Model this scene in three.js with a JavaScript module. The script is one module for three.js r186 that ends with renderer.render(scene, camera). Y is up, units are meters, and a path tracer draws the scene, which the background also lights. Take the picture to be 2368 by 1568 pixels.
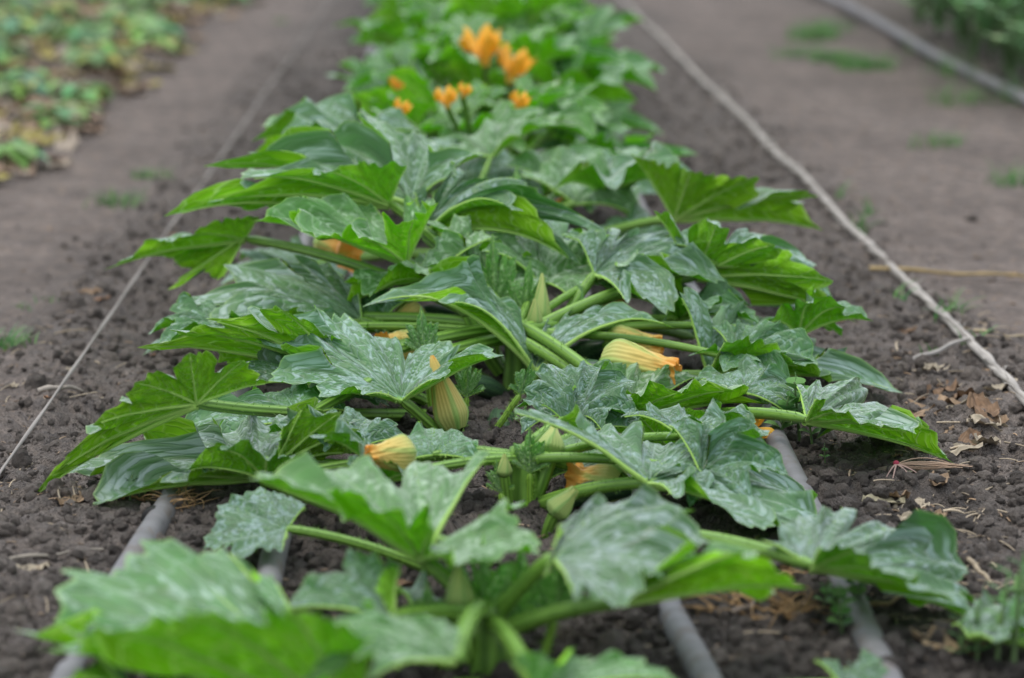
import * as THREE from 'three';
import { ImprovedNoise } from 'three/addons/math/ImprovedNoise.js';
import { mergeGeometries } from 'three/addons/utils/BufferGeometryUtils.js';

// ---------------------------------------------------------------- camera, sky, sun, exposure
const PW = 2367, PH = 1568, F = 5800, CAM_H = 0.75;            // photograph measured at 2367 x 1568
const scene = new THREE.Scene();
const camera = new THREE.PerspectiveCamera(2 * Math.atan(PH / 2 / F) * 180 / Math.PI, PW / PH, 0.05, 200);
camera.filmGauge = 23.6;
camera.position.set(0, CAM_H, 0);
camera.rotation.order = 'YXZ';
camera.rotation.set(-Math.atan2(1179, F), -Math.atan2(143, Math.hypot(F, 1179)), 0);
camera.updateMatrixWorld(true);
camera.focus = 2.98;
camera.userData.fStop = 2.35;

const renderer = new THREE.WebGLRenderer({ antialias: true });
renderer.toneMapping = THREE.LinearToneMapping;
renderer.toneMappingExposure = 1.45;
renderer.shadowMap.enabled = true;

{ // overcast sky, brighter towards the zenith
  const W = 256, H = 128, d = new Float32Array(W * H * 4);
  for (let y = 0; y < H; y++) for (let x = 0; x < W; x++) {
    const el = ((y + 0.5) / H - 0.5) * Math.PI, s = Math.max(0, Math.sin(el));
    const b = 0.92 * (1 + 1.6 * s) / 2.1;
    const k = (y * W + x) * 4;
    d[k] = b * 0.93; d[k + 1] = b * 1.0; d[k + 2] = b * 1.09; d[k + 3] = 1;
  }
  const t = new THREE.DataTexture(d, W, H, THREE.RGBAFormat, THREE.FloatType);
  t.mapping = THREE.EquirectangularReflectionMapping; t.magFilter = THREE.LinearFilter; t.needsUpdate = true;
  scene.background = t; scene.environment = t;
}
const sun = new THREE.DirectionalLight(0xfff4e6, 0.9);
sun.position.set(-3, 9, -3.5); sun.target.position.set(0, 0, -4);
sun.castShadow = true; sun.shadow.radius = 45;
sun.shadow.camera.left = -8; sun.shadow.camera.right = 8; sun.shadow.camera.top = 10; sun.shadow.camera.bottom = -10; sun.shadow.camera.far = 40;
scene.add(sun, sun.target);

// ---------------------------------------------------------------- helpers
const V3 = (x, y, z) => new THREE.Vector3(x, y, z);
function mulberry(a) { return () => { a |= 0; a = a + 0x6D2B79F5 | 0; let t = Math.imul(a ^ a >>> 15, 1 | a); t = t + Math.imul(t ^ t >>> 7, 61 | t) ^ t; return ((t ^ t >>> 14) >>> 0) / 4294967296; }; }
const perlin = new ImprovedNoise();
const noise = (x, y, z = 0) => perlin.noise(x + 100.3, y + 57.7, z + 31.1);
const lerp = (a, b, t) => a + (b - a) * t, clamp = (x, a = 0, b = 1) => Math.min(b, Math.max(a, x));
const smooth = (a, b, x) => { const t = clamp((x - a) / (b - a)); return t * t * (3 - 2 * t); };
const used = new Map();
const numbered = (n) => { const k = used.get(n) ?? 0; used.set(n, k + 1); return k ? `${n}_${String(k).padStart(3, '0')}` : n; };
function tag(o, label, category, group, kind) { o.userData = { label, category }; if (group) o.userData.group = group; if (kind) o.userData.kind = kind; return o; }
function shadow(o) { o.castShadow = o.receiveShadow = true; return o; }
function part(name, geo, mat, parent) { const m = shadow(new THREE.Mesh(geo, mat)); m.name = name; parent.add(m); return m; }
function thing(name, pos, label, category, group) { const g = new THREE.Group(); g.name = numbered(name); g.position.copy(pos); scene.add(g); return tag(g, label, category, group); }
function solo(name, geo, mat, label, category, group) { const m = shadow(new THREE.Mesh(geo, mat)); m.name = numbered(name); scene.add(m); return tag(m, label, category, group); }
// a pixel gives a direction; w is the distance along the row (from the ground or the plant the thing belongs to)
function ray(px, py) { return V3((px - PW / 2) / F, -(py - PH / 2) / F, -1).applyQuaternion(camera.quaternion); }
function at(px, py, w) { const d = ray(px, py); return d.multiplyScalar(w / -d.z).add(camera.position); }
function onGround(px, py, y = 0) { const d = ray(px, py); return d.multiplyScalar((y - CAM_H) / d.y).add(camera.position); }

// ---------------------------------------------------------------- soil height
const ROW_X = 0.06, BED_L = -0.56, BED_R = 0.80;
const bedness = (x, w) => { const e = 0.10 * noise(w * 1.3, x * 0.8, 3) + 0.05 * noise(w * 6, x * 6, 9); return smooth(BED_L - 0.16 + e, BED_L + 0.04 + e, x) * (1 - smooth(BED_R - 0.06 + e, BED_R + 0.12 + e, x)); };
const sideBed = (x, w) => { const e = 0.08 * noise(w * 1.5, x, 13); return Math.max(1 - smooth(-1.02 + e, -0.9 + e, x), smooth(1.35 + e, 1.6 + e, x)); };
// soil and crumb colour goes darker in a patchy band along the row
const darkBand = (x, w) => { const e = 0.16 * noise(w * 2.3, x * 2.3, 71) + 0.08 * noise(w * 9, x * 9, 72); return smooth(-0.46 + e, -0.30 + e, x) * (1 - smooth(0.46 + e, 0.62 + e, x)); };
function soilY(x, w) {
  const b = Math.max(bedness(x, w), 0.8 * sideBed(x, w));
  let h = 0.02 * noise(x * 1.7, w * 1.7, 1) + 0.010 * b;
  const pat = 0.35 + 1.1 * clamp(0.5 + noise(x * 3.1, w * 3.1, 14));
  h += b * pat * (0.016 * noise(x * 9, w * 9, 2) + 0.013 * noise(x * 24, w * 24, 4) + 0.008 * Math.abs(noise(x * 47, w * 53, 5)) + 0.006 * noise(x * 110, w * 95, 6));
  h += (1 - b) * (0.006 * noise(x * 7, w * 7, 7) + 0.006 * noise(x * 2.5, w * 13, 17) + 0.002 * noise(x * 40, w * 40, 8));
  return h;
}
const ground = (x, w) => V3(x, soilY(x, w), -w);

// ---------------------------------------------------------------- textures
function dataTex(n, m, fn, srgb) {
  const d = new Uint8Array(n * m * 4);
  for (let y = 0; y < m; y++) for (let x = 0; x < n; x++) { const c = fn(x / n, y / m), k = (y * n + x) * 4; d[k] = clamp(c[0]) * 255; d[k + 1] = clamp(c[1]) * 255; d[k + 2] = clamp(c[2]) * 255; d[k + 3] = 255; }
  const t = new THREE.DataTexture(d, n, m, THREE.RGBAFormat); t.magFilter = THREE.LinearFilter; t.minFilter = THREE.LinearFilter; t.wrapS = t.wrapT = THREE.RepeatWrapping;
  if (srgb) t.colorSpace = THREE.SRGBColorSpace; t.needsUpdate = true; return t;
}
// leaf sectors: each tile is the lamina between two main veins; u runs from vein to vein, v from petiole to margin
const SEC = 6, TILE = 400, WIDTHS = [24, 42, 66];   // tiles 0-2 sparsely, 3-5 richly mottled
const leafField = (() => {
  const N = TILE, out = [];
  for (let s = 0; s < SEC; s++) {
    const ang = WIDTHS[s % 3] * Math.PI / 180, dens = WIDTHS[s % 3] / 52;
    const R = mulberry(900 + s * 17), segs = [];
    for (const side of [0, 1]) for (let k = 0; k < 7; k++) {
      const r0 = 0.13 + k * 0.125 + (R() - 0.5) * 0.05 + side * 0.05, out1 = 0.62 + R() * 0.15, turn = (38 + R() * 14) * Math.PI / 180, a0 = side ? ang : 0, sg = side ? -1 : 1;
      let x = r0 * Math.cos(a0), y = r0 * Math.sin(a0), dir = a0 + sg * turn;
      for (let q = 0; q < 7; q++) { const L = out1 * (0.05 + 0.02 * r0), nx = x + Math.cos(dir) * L, ny = y + Math.sin(dir) * L; segs.push([x, y, nx, ny, 0.0045 * (1 - q / 9)]); x = nx; y = ny; dir -= sg * (0.05 + 0.05 * R()); const a = Math.atan2(y, x); if (a < 0 || a > ang) break; }
    }
    const cells = []; for (let k = 0; k < 200 * dens; k++) { const r = Math.sqrt(R()) * 1.05, a = (R() * 1.1 - 0.05) * ang; cells.push([r * Math.cos(a), r * Math.sin(a), R()]); }
    const grid = new Map(); const G = 0.11; cells.forEach((c) => { const key = Math.floor(c[0] / G) * 100 + Math.floor(c[1] / G); if (!grid.has(key)) grid.set(key, []); grid.get(key).push(c); });
    const vein = new Float32Array(N * N), tert = new Float32Array(N * N), silver = new Float32Array(N * N), blister = new Float32Array(N * N);
    for (let j = 0; j < N; j++) for (let i = 0; i < N; i++) {
      const t = clamp(((i + 0.5) / N - 0.02) / 0.96), rho = (j + 0.5) / N, a = t * ang;
      let x = rho * Math.cos(a), y = rho * Math.sin(a);
      const wx = x + 0.012 * noise(x * 22, y * 22, s), wy = y + 0.012 * noise(x * 22, y * 22, s + 7);
      const lat = rho * Math.min(t, 1 - t) * ang;
      let v = 1 - smooth(0.006, 0.016 * (1.15 - rho * 0.6), lat), near = lat, dmin = 1;
      for (const g of segs) { const dx = g[2] - g[0], dy = g[3] - g[1], u = clamp(((wx - g[0]) * dx + (wy - g[1]) * dy) / (dx * dx + dy * dy)), dd = Math.hypot(wx - g[0] - u * dx, wy - g[1] - u * dy); if (dd < dmin) dmin = dd; v = Math.max(v, 0.8 * (1 - smooth(g[4] * 0.5, g[4] * 1.7, dd))); }
      let d1 = 9, d2 = 9, id = 0; const gx = Math.floor(wx / G), gy = Math.floor(wy / G);
      for (let ox = -1; ox <= 1; ox++) for (let oy = -1; oy <= 1; oy++) for (const c of grid.get((gx + ox) * 100 + gy + oy) ?? []) { const dd = Math.hypot(c[0] - wx, c[1] - wy); if (dd < d1) { d2 = d1; d1 = dd; id = c[2]; } else if (dd < d2) d2 = dd; }
      const k = j * N + i; vein[k] = v; tert[k] = 1 - smooth(0.0, 0.008, d2 - d1);
      const clump = 0.5 + 1.0 * noise(x * 6, y * 6, 20 + s) + 0.25 * noise(x * 22, y * 22, 30 + s);
      const pick = id * 0.75 + clump * 0.55 + 0.12 * (1 - smooth(0, 0.1, Math.min(dmin, near))), lim = s < 3 ? 0.98 : 0.82;
      silver[k] = (smooth(lim - 0.06, lim + 0.06, pick) * (0.35 + 0.65 * smooth(0, 0.022, d2 - d1)) * (0.85 + 0.3 * noise(x * 45, y * 45, 4)) + 0.22 * (1 - smooth(0, 0.012, Math.min(dmin, near)))) * (1 - 0.45 * smooth(0.88, 1, rho));
      blister[k] = smooth(0, 0.03, Math.min(dmin, near)) * 0.7 + 0.3 * smooth(0, 0.02, d2 - d1);
    }
    out.push({ vein, tert, silver, blister });
  }
  return out;
})();
const atlas = (fn, srgb) => dataTex(TILE * 3, TILE * 2, (u, v) => { const x = Math.floor(u * TILE * 3), y = Math.floor(v * TILE * 2), s = Math.floor(x / TILE) + (y >= TILE ? 3 : 0), i = x % TILE, j = y % TILE; return fn(leafField[s], j * TILE + i, i / TILE, j / TILE); }, srgb);
const mix3 = (a, b, t) => [lerp(a[0], b[0], t), lerp(a[1], b[1], t), lerp(a[2], b[2], t)];
const toS = (c) => c.map((x) => x <= 0.0031308 ? x * 12.92 : 1.055 * Math.pow(x, 1 / 2.4) - 0.055);
const topMap = atlas((f, k, u, v) => { const n = 0.9 + 0.25 * noise(u * 9, v * 9, 41); let c = [0.135 * n, 0.335 * n, 0.115 * n]; c = mix3(c, [0.52, 0.69, 0.71], clamp(f.silver[k] * 0.92)); c = mix3(c, [0.34, 0.52, 0.40], f.vein[k] * 0.45); c = mix3(c, [0.10, 0.24, 0.16], f.tert[k] * 0.25); c = mix3(c, [0.42, 0.66, 0.22], smooth(0.975, 0.998, v) * 0.6); return toS(c); }, true);
const botMap = atlas((f, k, u, v) => { const n = 0.92 + 0.22 * noise(u * 7, v * 7, 51); let c = [0.37 * n, 0.82 * n, 0.022 * n]; c = mix3(c, [0.66, 0.96, 0.30], f.vein[k] * 0.8); c = mix3(c, [0.58, 0.95, 0.16], f.tert[k] * 0.6); c = mix3(c, [0.6, 0.9, 0.25], smooth(0.97, 0.998, v) * 0.7); return toS(c); }, true);
const leafBump = atlas((f, k) => { const h = clamp(0.35 + 0.45 * f.blister[k] - 0.35 * f.vein[k] - 0.1 * f.tert[k]); return [h, h, h]; });
const soilMap = dataTex(1024, 1024, (u, v) => { // a walk on a torus tiles
  const a = u * Math.PI * 2, b = v * Math.PI * 2, X = Math.cos(a), Y = Math.sin(a), Z = Math.cos(b), Q = Math.sin(b);
  const n = (f, o) => noise(X * f + o, Y * f + Z * f * 0.7, Q * f + o);
  const g = 0.5 + 0.34 * n(3, 1) + 0.3 * n(11, 2) + 0.34 * n(37, 3) + 0.30 * n(90, 5), h = 0.5 + 0.6 * n(6, 8);
  const c = mix3([0.60, 0.59, 0.59], [1.0, 0.97, 0.95], clamp(g)); return mix3(c, [c[0] * 1.02, c[1] * 0.99, c[2] * 0.95], h);
}, true);
const soilBump = dataTex(1024, 1024, (u, v) => { const a = u * Math.PI * 2, b = v * Math.PI * 2, X = Math.cos(a), Y = Math.sin(a), Z = Math.cos(b), Q = Math.sin(b); const n = (f, o) => noise(X * f + o, Y * f + Z * f * 0.7, Q * f + o); const h = clamp(0.5 + 0.3 * n(20, 1) + 0.35 * Math.abs(n(45, 2)) + 0.35 * n(95, 3)); return [h, h, h]; });
const stalkMap = dataTex(256, 256, (u, v) => { const s = 0.5 + 0.5 * Math.sin(u * Math.PI * 2 * 7), g = noise(u * 30, v * 6, 2) * 0.3; return mix3([0.62, 0.68, 0.52], [1, 1, 0.92], clamp(s * 0.8 + g + 0.1)); }, true);
const fruitMap = dataTex(512, 512, (u, v) => { const st = 0.5 + 0.5 * Math.sin(u * Math.PI * 2 * 10 + 0.6 * noise(u * 8, v * 4)), sp = smooth(0.18, 0.34, noise(u * 70, v * 90, 4)); let c = mix3([0.012, 0.045, 0.022], [0.03, 0.085, 0.03], st * 0.8); return toS(mix3(c, [0.16, 0.26, 0.12], sp * 0.55)); }, true);

// ---------------------------------------------------------------- materials
const phys = (o) => new THREE.MeshPhysicalMaterial(o), std = (o) => new THREE.MeshStandardMaterial(o);
const M = {
  leafTop: phys({ map: topMap, bumpMap: leafBump, bumpScale: 0.0022, roughness: 0.46, specularIntensity: 1.0, transmission: 0.5, thickness: 0, vertexColors: true, side: THREE.DoubleSide }),
  leafBot: phys({ map: botMap, bumpMap: leafBump, bumpScale: -0.003, roughness: 1, specularIntensity: 0.2, transmission: 0.55, thickness: 0, vertexColors: true, side: THREE.DoubleSide }),
  stalk: phys({ map: stalkMap, color: new THREE.Color().setRGB(0.235, 0.44, 0.08), roughness: 0.5, clearcoat: 0.25, clearcoatRoughness: 0.4, vertexColors: true }),
  rib: phys({ color: new THREE.Color().setRGB(0.55, 0.80, 0.22), roughness: 1, specularIntensity: 0.3, transmission: 0.4, thickness: 0 }),
  fruit: phys({ map: fruitMap, roughness: 0.42, clearcoat: 0.35, clearcoatRoughness: 0.25 }),
  fruitPale: phys({ map: fruitMap, color: new THREE.Color().setRGB(1, 1, 1), roughness: 0.55, clearcoat: 0.2, clearcoatRoughness: 0.35 }),
  petal: phys({ vertexColors: true, roughness: 0.75, transmission: 0.3, thickness: 0, side: THREE.DoubleSide }),
  soil: std({ map: soilMap, bumpMap: soilBump, bumpScale: 0.010, roughness: 0.97, vertexColors: true }),
  clod: std({ map: soilMap, bumpMap: soilBump, bumpScale: 0.004, roughness: 0.97, color: new THREE.Color().setRGB(0.48, 0.455, 0.44) }),
  pipe: std({ color: new THREE.Color().setRGB(0.20, 0.20, 0.215), roughness: 0.55, vertexColors: true }),
  string: std({ color: new THREE.Color().setRGB(0.30, 0.275, 0.255), roughness: 0.95 }),
  rope: std({ color: new THREE.Color().setRGB(0.44, 0.415, 0.395), roughness: 0.97, vertexColors: true }),
  dry: std({ vertexColors: true, roughness: 0.92, side: THREE.DoubleSide }),
  straw: std({ color: new THREE.Color().setRGB(0.40, 0.31, 0.21), roughness: 0.85 }),
  weed: phys({ vertexColors: true, roughness: 0.8, transmission: 0.3, thickness: 0, side: THREE.DoubleSide }),
  tape: std({ color: 0x1d1c1c, roughness: 0.6 }),
};

// ---------------------------------------------------------------- geometry builders
function gridGeo(nu, nv, fn, colorFn) { // fn(u, v) -> Vector3, u across, v along
  const p = [], uv = [], c = [], ix = [];
  for (let j = 0; j <= nv; j++) for (let i = 0; i <= nu; i++) { const u = i / nu, v = j / nv, q = fn(u, v); p.push(q.x, q.y, q.z); uv.push(u, v); if (colorFn) c.push(...colorFn(u, v)); }
  for (let j = 0; j < nv; j++) for (let i = 0; i < nu; i++) { const a = j * (nu + 1) + i, b = a + 1, d = a + nu + 1, e = d + 1; ix.push(a, b, d, b, e, d); }
  const g = new THREE.BufferGeometry(); g.setAttribute('position', new THREE.Float32BufferAttribute(p, 3)); g.setAttribute('uv', new THREE.Float32BufferAttribute(uv, 2));
  if (colorFn) g.setAttribute('color', new THREE.Float32BufferAttribute(c, 3));
  g.setIndex(ix); g.computeVertexNormals(); return g;
}
function tube(curve, n, seg, rad, { ribs = 0, ribAmp = 0.07, color, uvLen = 1, cap = true } = {}) { // curve: t -> Vector3, rad: (t, angle) -> radius
  const p = [], uv = [], c = [], ix = [], nrm = [];
  let N = null;
  for (let j = 0; j <= n; j++) {
    const t = j / n, P = curve(t), T = curve(Math.min(1, t + 0.002)).sub(curve(Math.max(0, t - 0.002))).normalize();
    if (!N) { N = Math.abs(T.y) < 0.9 ? V3(0, 1, 0) : V3(1, 0, 0); }
    N = N.clone().addScaledVector(T, -N.dot(T)).normalize(); const B = T.clone().cross(N);
    for (let i = 0; i <= seg; i++) {
      const a = i / seg * Math.PI * 2, r = rad(t, a) * (1 + ribAmp * (ribs ? Math.cos(a * ribs) : 0)), d = N.clone().multiplyScalar(Math.cos(a)).addScaledVector(B, Math.sin(a));
      p.push(P.x + d.x * r, P.y + d.y * r, P.z + d.z * r); uv.push(i / seg, t * uvLen); if (color) c.push(...color(t, a));
    }
  }
  for (let j = 0; j < n; j++) for (let i = 0; i < seg; i++) { const a = j * (seg + 1) + i, b = a + 1, d = a + seg + 1, e = d + 1; ix.push(a, b, d, b, e, d); }
  if (cap) for (const [j, f] of [[0, 1], [n, 0]]) { const P = curve(j / n), k = p.length / 3; p.push(P.x, P.y, P.z); uv.push(0.5, j / n); if (color) c.push(...color(j / n, 0)); for (let i = 0; i < seg; i++) { const a = j * (seg + 1) + i; f ? ix.push(k, a + 1, a) : ix.push(k, a, a + 1); } }
  const g = new THREE.BufferGeometry(); g.setAttribute('position', new THREE.Float32BufferAttribute(p, 3)); g.setAttribute('uv', new THREE.Float32BufferAttribute(uv, 2));
  if (color) g.setAttribute('color', new THREE.Float32BufferAttribute(c, 3)); g.setIndex(ix); g.computeVertexNormals();
  const na = g.attributes.normal; for (let j = 0; j <= n; j++) { const a = j * (seg + 1), b = a + seg; const v = V3(na.getX(a) + na.getX(b), na.getY(a) + na.getY(b), na.getZ(a) + na.getZ(b)).normalize(); na.setXYZ(a, v.x, v.y, v.z); na.setXYZ(b, v.x, v.y, v.z); }
  return g;
}
const bez2 = (a, b, c) => (t) => V3(0, 0, 0).addScaledVector(a, (1 - t) * (1 - t)).addScaledVector(b, 2 * t * (1 - t)).addScaledVector(c, t * t);
const spline = (pts) => { const c = new THREE.CatmullRomCurve3(pts, false, 'centripetal'); return (t) => c.getPoint(clamp(t)); };
const merged = (list) => mergeGeometries(list.map((g) => { const k = g.index ? g.toNonIndexed() : g; return k; }));
function paint(g, c) { const n = g.attributes.position.count, a = new Float32Array(n * 3); for (let i = 0; i < n; i++) { a[i * 3] = c[0]; a[i * 3 + 1] = c[1]; a[i * 3 + 2] = c[2]; } g.setAttribute('color', new THREE.BufferAttribute(a, 3)); return g; }

// a squash leaf: main veins run from the petiole A to each tip; the lamina is spanned between neighbouring veins,
// folded up between them, toothed and ruffled at the margin. Top and underside are two skins of one thin slab.
function leafGeo(A, tips, o, R) {
  const { s = 0.26, f = 0.22, arch = 0.16, ruffle = 0.075, notch = 0.3, tooth = 0.06, lod = 1, tint = [1, 1, 1], flip = false } = o;
  const n = tips.length, D = tips.map((t) => t.clone().sub(A)), L = D.map((d) => d.length());
  const segN = []; const sum = V3(0, 0, 0);
  for (let i = 0; i < n - 1; i++) { const c = D[i].clone().cross(D[i + 1]); sum.add(c); segN.push(c.normalize()); }
  const sg = (sum.y < 0 ? -1 : 1) * (flip ? -1 : 1); segN.forEach((v) => v.multiplyScalar(sg));
  const mean = sum.normalize().multiplyScalar(sg);
  const veinN = D.map((_, i) => { const v = V3(0, 0, 0); if (i > 0) v.add(segN[i - 1]); if (i < n - 1) v.add(segN[i]); v.addScaledVector(mean, 0.6); return v.normalize(); });
  const seed = R() * 50, up = V3(0, 1, 0);
  const archI = D.map((_, i) => (Array.isArray(arch) ? arch[i] : arch) * (0.75 + 0.5 * R()));
  const vein = (i, r) => A.clone().addScaledVector(D[i], r).addScaledVector(up, archI[i] * L[i] * 2 * r * (1 - r)).addScaledVector(veinN[i], -0.10 * L[i] * r * r * (r > 0.6 ? (r - 0.6) : 0)).addScaledVector(veinN[i], 0.012 * L[i] * noise(r * 4, i * 7.3, seed));
  const P = [], UV = [], IX = [];
  const kindTile = o.kind ?? (R() < (lod < 1 ? 0.25 : 0.5) ? 1 : 0), TOP = [], seams = []; let base = 0, turned = 0;
  for (let i = 0; i < n - 1; i++) {
    const mid = (L[i] + L[i + 1]) / 2, chord = tips[i].distanceTo(tips[i + 1]), teeth = Math.max(3, Math.round(chord / (lod < 1 ? 0.04 : 0.017))), nt = Math.max(8, Math.round(teeth * (lod < 1 ? 2 : 4))), nr = lod < 1 ? 7 : 15;
    const segA = D[i].angleTo(D[i + 1]) * 180 / Math.PI, tile = kindTile * 3 + (segA < 32 ? 0 : segA < 54 ? 1 : 2), mirror = R() < 0.5, sI = s * (0.5 + 0.6 * R()), fI = f * (0.7 + 0.6 * R());
    const cuts = []; for (let k = 0; k < 3; k++) cuts.push([0.1 + 0.8 * R(), notch * R(), 0.045 + 0.05 * R()]);
    for (let k = 0; k <= nt; k++) {
      const t = k / nt, b = Math.sin(Math.PI * t), q = turned + t * segA / 45;
      const tth = Math.min(tooth, 0.0095 / mid), tri = Math.abs(((t * teeth) % 1) - 0.5) * 2;
      let m = 1 - sI * Math.pow(b, 3) + tth * (tri - 0.6) * (0.5 + 0.9 * Math.abs(noise(q * 5, seed, 2))) * (lod < 1 ? 0.7 : 1) + 0.10 * b * noise(q * 5, seed, 8);
      for (const [tc, dc, wc] of cuts) m -= dc * b * Math.exp(-(((t - tc) / wc) ** 2));
      const bl = A.clone();
      const N = segN[i].clone().multiplyScalar(b * 1.2).addScaledVector(veinN[i], 1 - t).addScaledVector(veinN[i + 1], t).normalize();
      for (let j = 0; j <= nr; j++) {
        const rho = Math.pow(j / nr, 0.8), r = rho * m;
        const v0 = vein(i, r), v1 = vein(i + 1, r), p = v0.lerp(v1, t).sub(bl), want = r * lerp(L[i], L[i + 1], t) * 0.97, have = p.length();
        if (have > 1e-5) p.multiplyScalar(1 + (Math.min(1.2, Math.max(0.92, want / have)) - 1) * smooth(0, 0.4, b));
        p.add(bl);
        p.addScaledVector(N, fI * Math.pow(b, 1.6) * r * chord);
        const edge = Math.pow(rho, 2.6) * (0.08 + 0.92 * b), soft = 0.12 + 0.88 * b;
        p.addScaledVector(N, mid * ruffle * edge * (1.6 * noise(q * 4.2, rho * 1.2, seed) + 1.3 * noise(q * 10, rho * 2.2, seed + 5)));
        for (const [tc, dc, wc] of cuts) p.addScaledVector(N, mid * 0.5 * dc * Math.pow(rho, 5) * b * Math.exp(-(((t - tc) / (wc * 1.8)) ** 2)) * (tc > 0.5 ? 1 : -0.6));
        p.addScaledVector(N, mid * 0.028 * soft * rho * noise(q * 6.5, rho * 5, seed + 9));
        p.addScaledVector(N, mid * 0.010 * b * noise(q * 15, rho * 14, seed + 3));
        if (o.minY !== undefined && p.y < o.minY(p)) p.y = o.minY(p) + 0.002 + (p.y - o.minY(p)) * 0.02;
        P.push(p.x, p.y, p.z);
        const tu = mirror ? 1 - t : t; UV.push((tile % 3 + 0.02 + 0.96 * tu) / 3, (Math.floor(tile / 3) + 0.003 + 0.994 * rho) / 2);
        TOP.push(j === nr ? 0 : 1);
      }
    }
    for (let k = 0; k < nt; k++) for (let j = 0; j < nr; j++) { const a = base + k * (nr + 1) + j, b2 = a + 1, d = a + nr + 1, e = d + 1; if (sg > 0) { if (j) IX.push(a, b2, d); IX.push(b2, e, d); } else { if (j) IX.push(a, d, b2); IX.push(b2, d, e); } }
    turned += segA / 45; base += (nt + 1) * (nr + 1); if (i < n - 2) seams.push([base - nr - 1, base, nr]);
  }
  const g0 = new THREE.BufferGeometry(); g0.setAttribute('position', new THREE.Float32BufferAttribute(P, 3)); g0.setIndex(IX); g0.computeVertexNormals();
  const nr0 = g0.attributes.normal.array; for (const [a, b, m] of seams) for (let j = 0; j <= m; j++) { const v = V3(0, 0, 0); for (const k of [a + j, b + j]) v.add(V3(nr0[k * 3], nr0[k * 3 + 1], nr0[k * 3 + 2])); v.normalize(); for (const k of [a + j, b + j]) { nr0[k * 3] = v.x; nr0[k * 3 + 1] = v.y; nr0[k * 3 + 2] = v.z; } }
  const cnt = P.length / 3, pos = new Float32Array(cnt * 6), nor = new Float32Array(cnt * 6), uv = new Float32Array(cnt * 4), col = new Float32Array(cnt * 6), H = 0.0002;
  for (let i = 0; i < cnt; i++) for (let c = 0; c < 3; c++) {
    pos[i * 3 + c] = P[i * 3 + c] + nr0[i * 3 + c] * H * TOP[i]; nor[i * 3 + c] = nr0[i * 3 + c];
    pos[(cnt + i) * 3 + c] = P[i * 3 + c] - nr0[i * 3 + c] * H * TOP[i]; nor[(cnt + i) * 3 + c] = -nr0[i * 3 + c];
    col[i * 3 + c] = tint[c]; col[(cnt + i) * 3 + c] = tint[c];
  }
  uv.set(UV); uv.set(UV, cnt * 2);
  const ix2 = IX.slice(); for (let i = 0; i < IX.length; i += 3) ix2.push(cnt + IX[i], cnt + IX[i + 2], cnt + IX[i + 1]);
  const g = new THREE.BufferGeometry(); g.setAttribute('position', new THREE.BufferAttribute(pos, 3)); g.setAttribute('normal', new THREE.BufferAttribute(nor, 3)); g.setAttribute('uv', new THREE.BufferAttribute(uv, 2)); g.setAttribute('color', new THREE.BufferAttribute(col, 3));
  g.setIndex(ix2); g.addGroup(0, IX.length, 0); g.addGroup(IX.length, IX.length, 1);
  return { g, vein, veinN, L, n, seed };
}
function prickles(curve, rad, count, R, len = 0.0035) {
  const list = [];
  for (let k = 0; k < count; k++) {
    const t = 0.04 + 0.94 * R(), p = curve(t), T = curve(Math.min(1, t + 0.01)).sub(curve(Math.max(0, t - 0.01))).normalize(), d = V3(R() - 0.5, R() - 0.5, R() - 0.5).cross(T).normalize(), r = rad(t, 0), l = len * (0.5 + R()), e = T.clone().cross(d).multiplyScalar(0.0006), f2 = T.clone().multiplyScalar(0.0006);
    const b = p.clone().addScaledVector(d, r * 0.9), tip = b.clone().addScaledVector(d, l).addScaledVector(T, l * 0.25);
    const q = [b.clone().add(e), b.clone().sub(e), b.clone().add(f2)]; for (const [x, y] of [[0, 1], [1, 2], [2, 0]]) list.push(q[x].x, q[x].y, q[x].z, q[y].x, q[y].y, q[y].z, tip.x, tip.y, tip.z);
  }
  const g = new THREE.BufferGeometry(); g.setAttribute('position', new THREE.Float32BufferAttribute(list, 3)); g.setAttribute('uv', new THREE.Float32BufferAttribute(new Float32Array(list.length / 3 * 2), 2)); g.computeVertexNormals(); return g;
}
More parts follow.
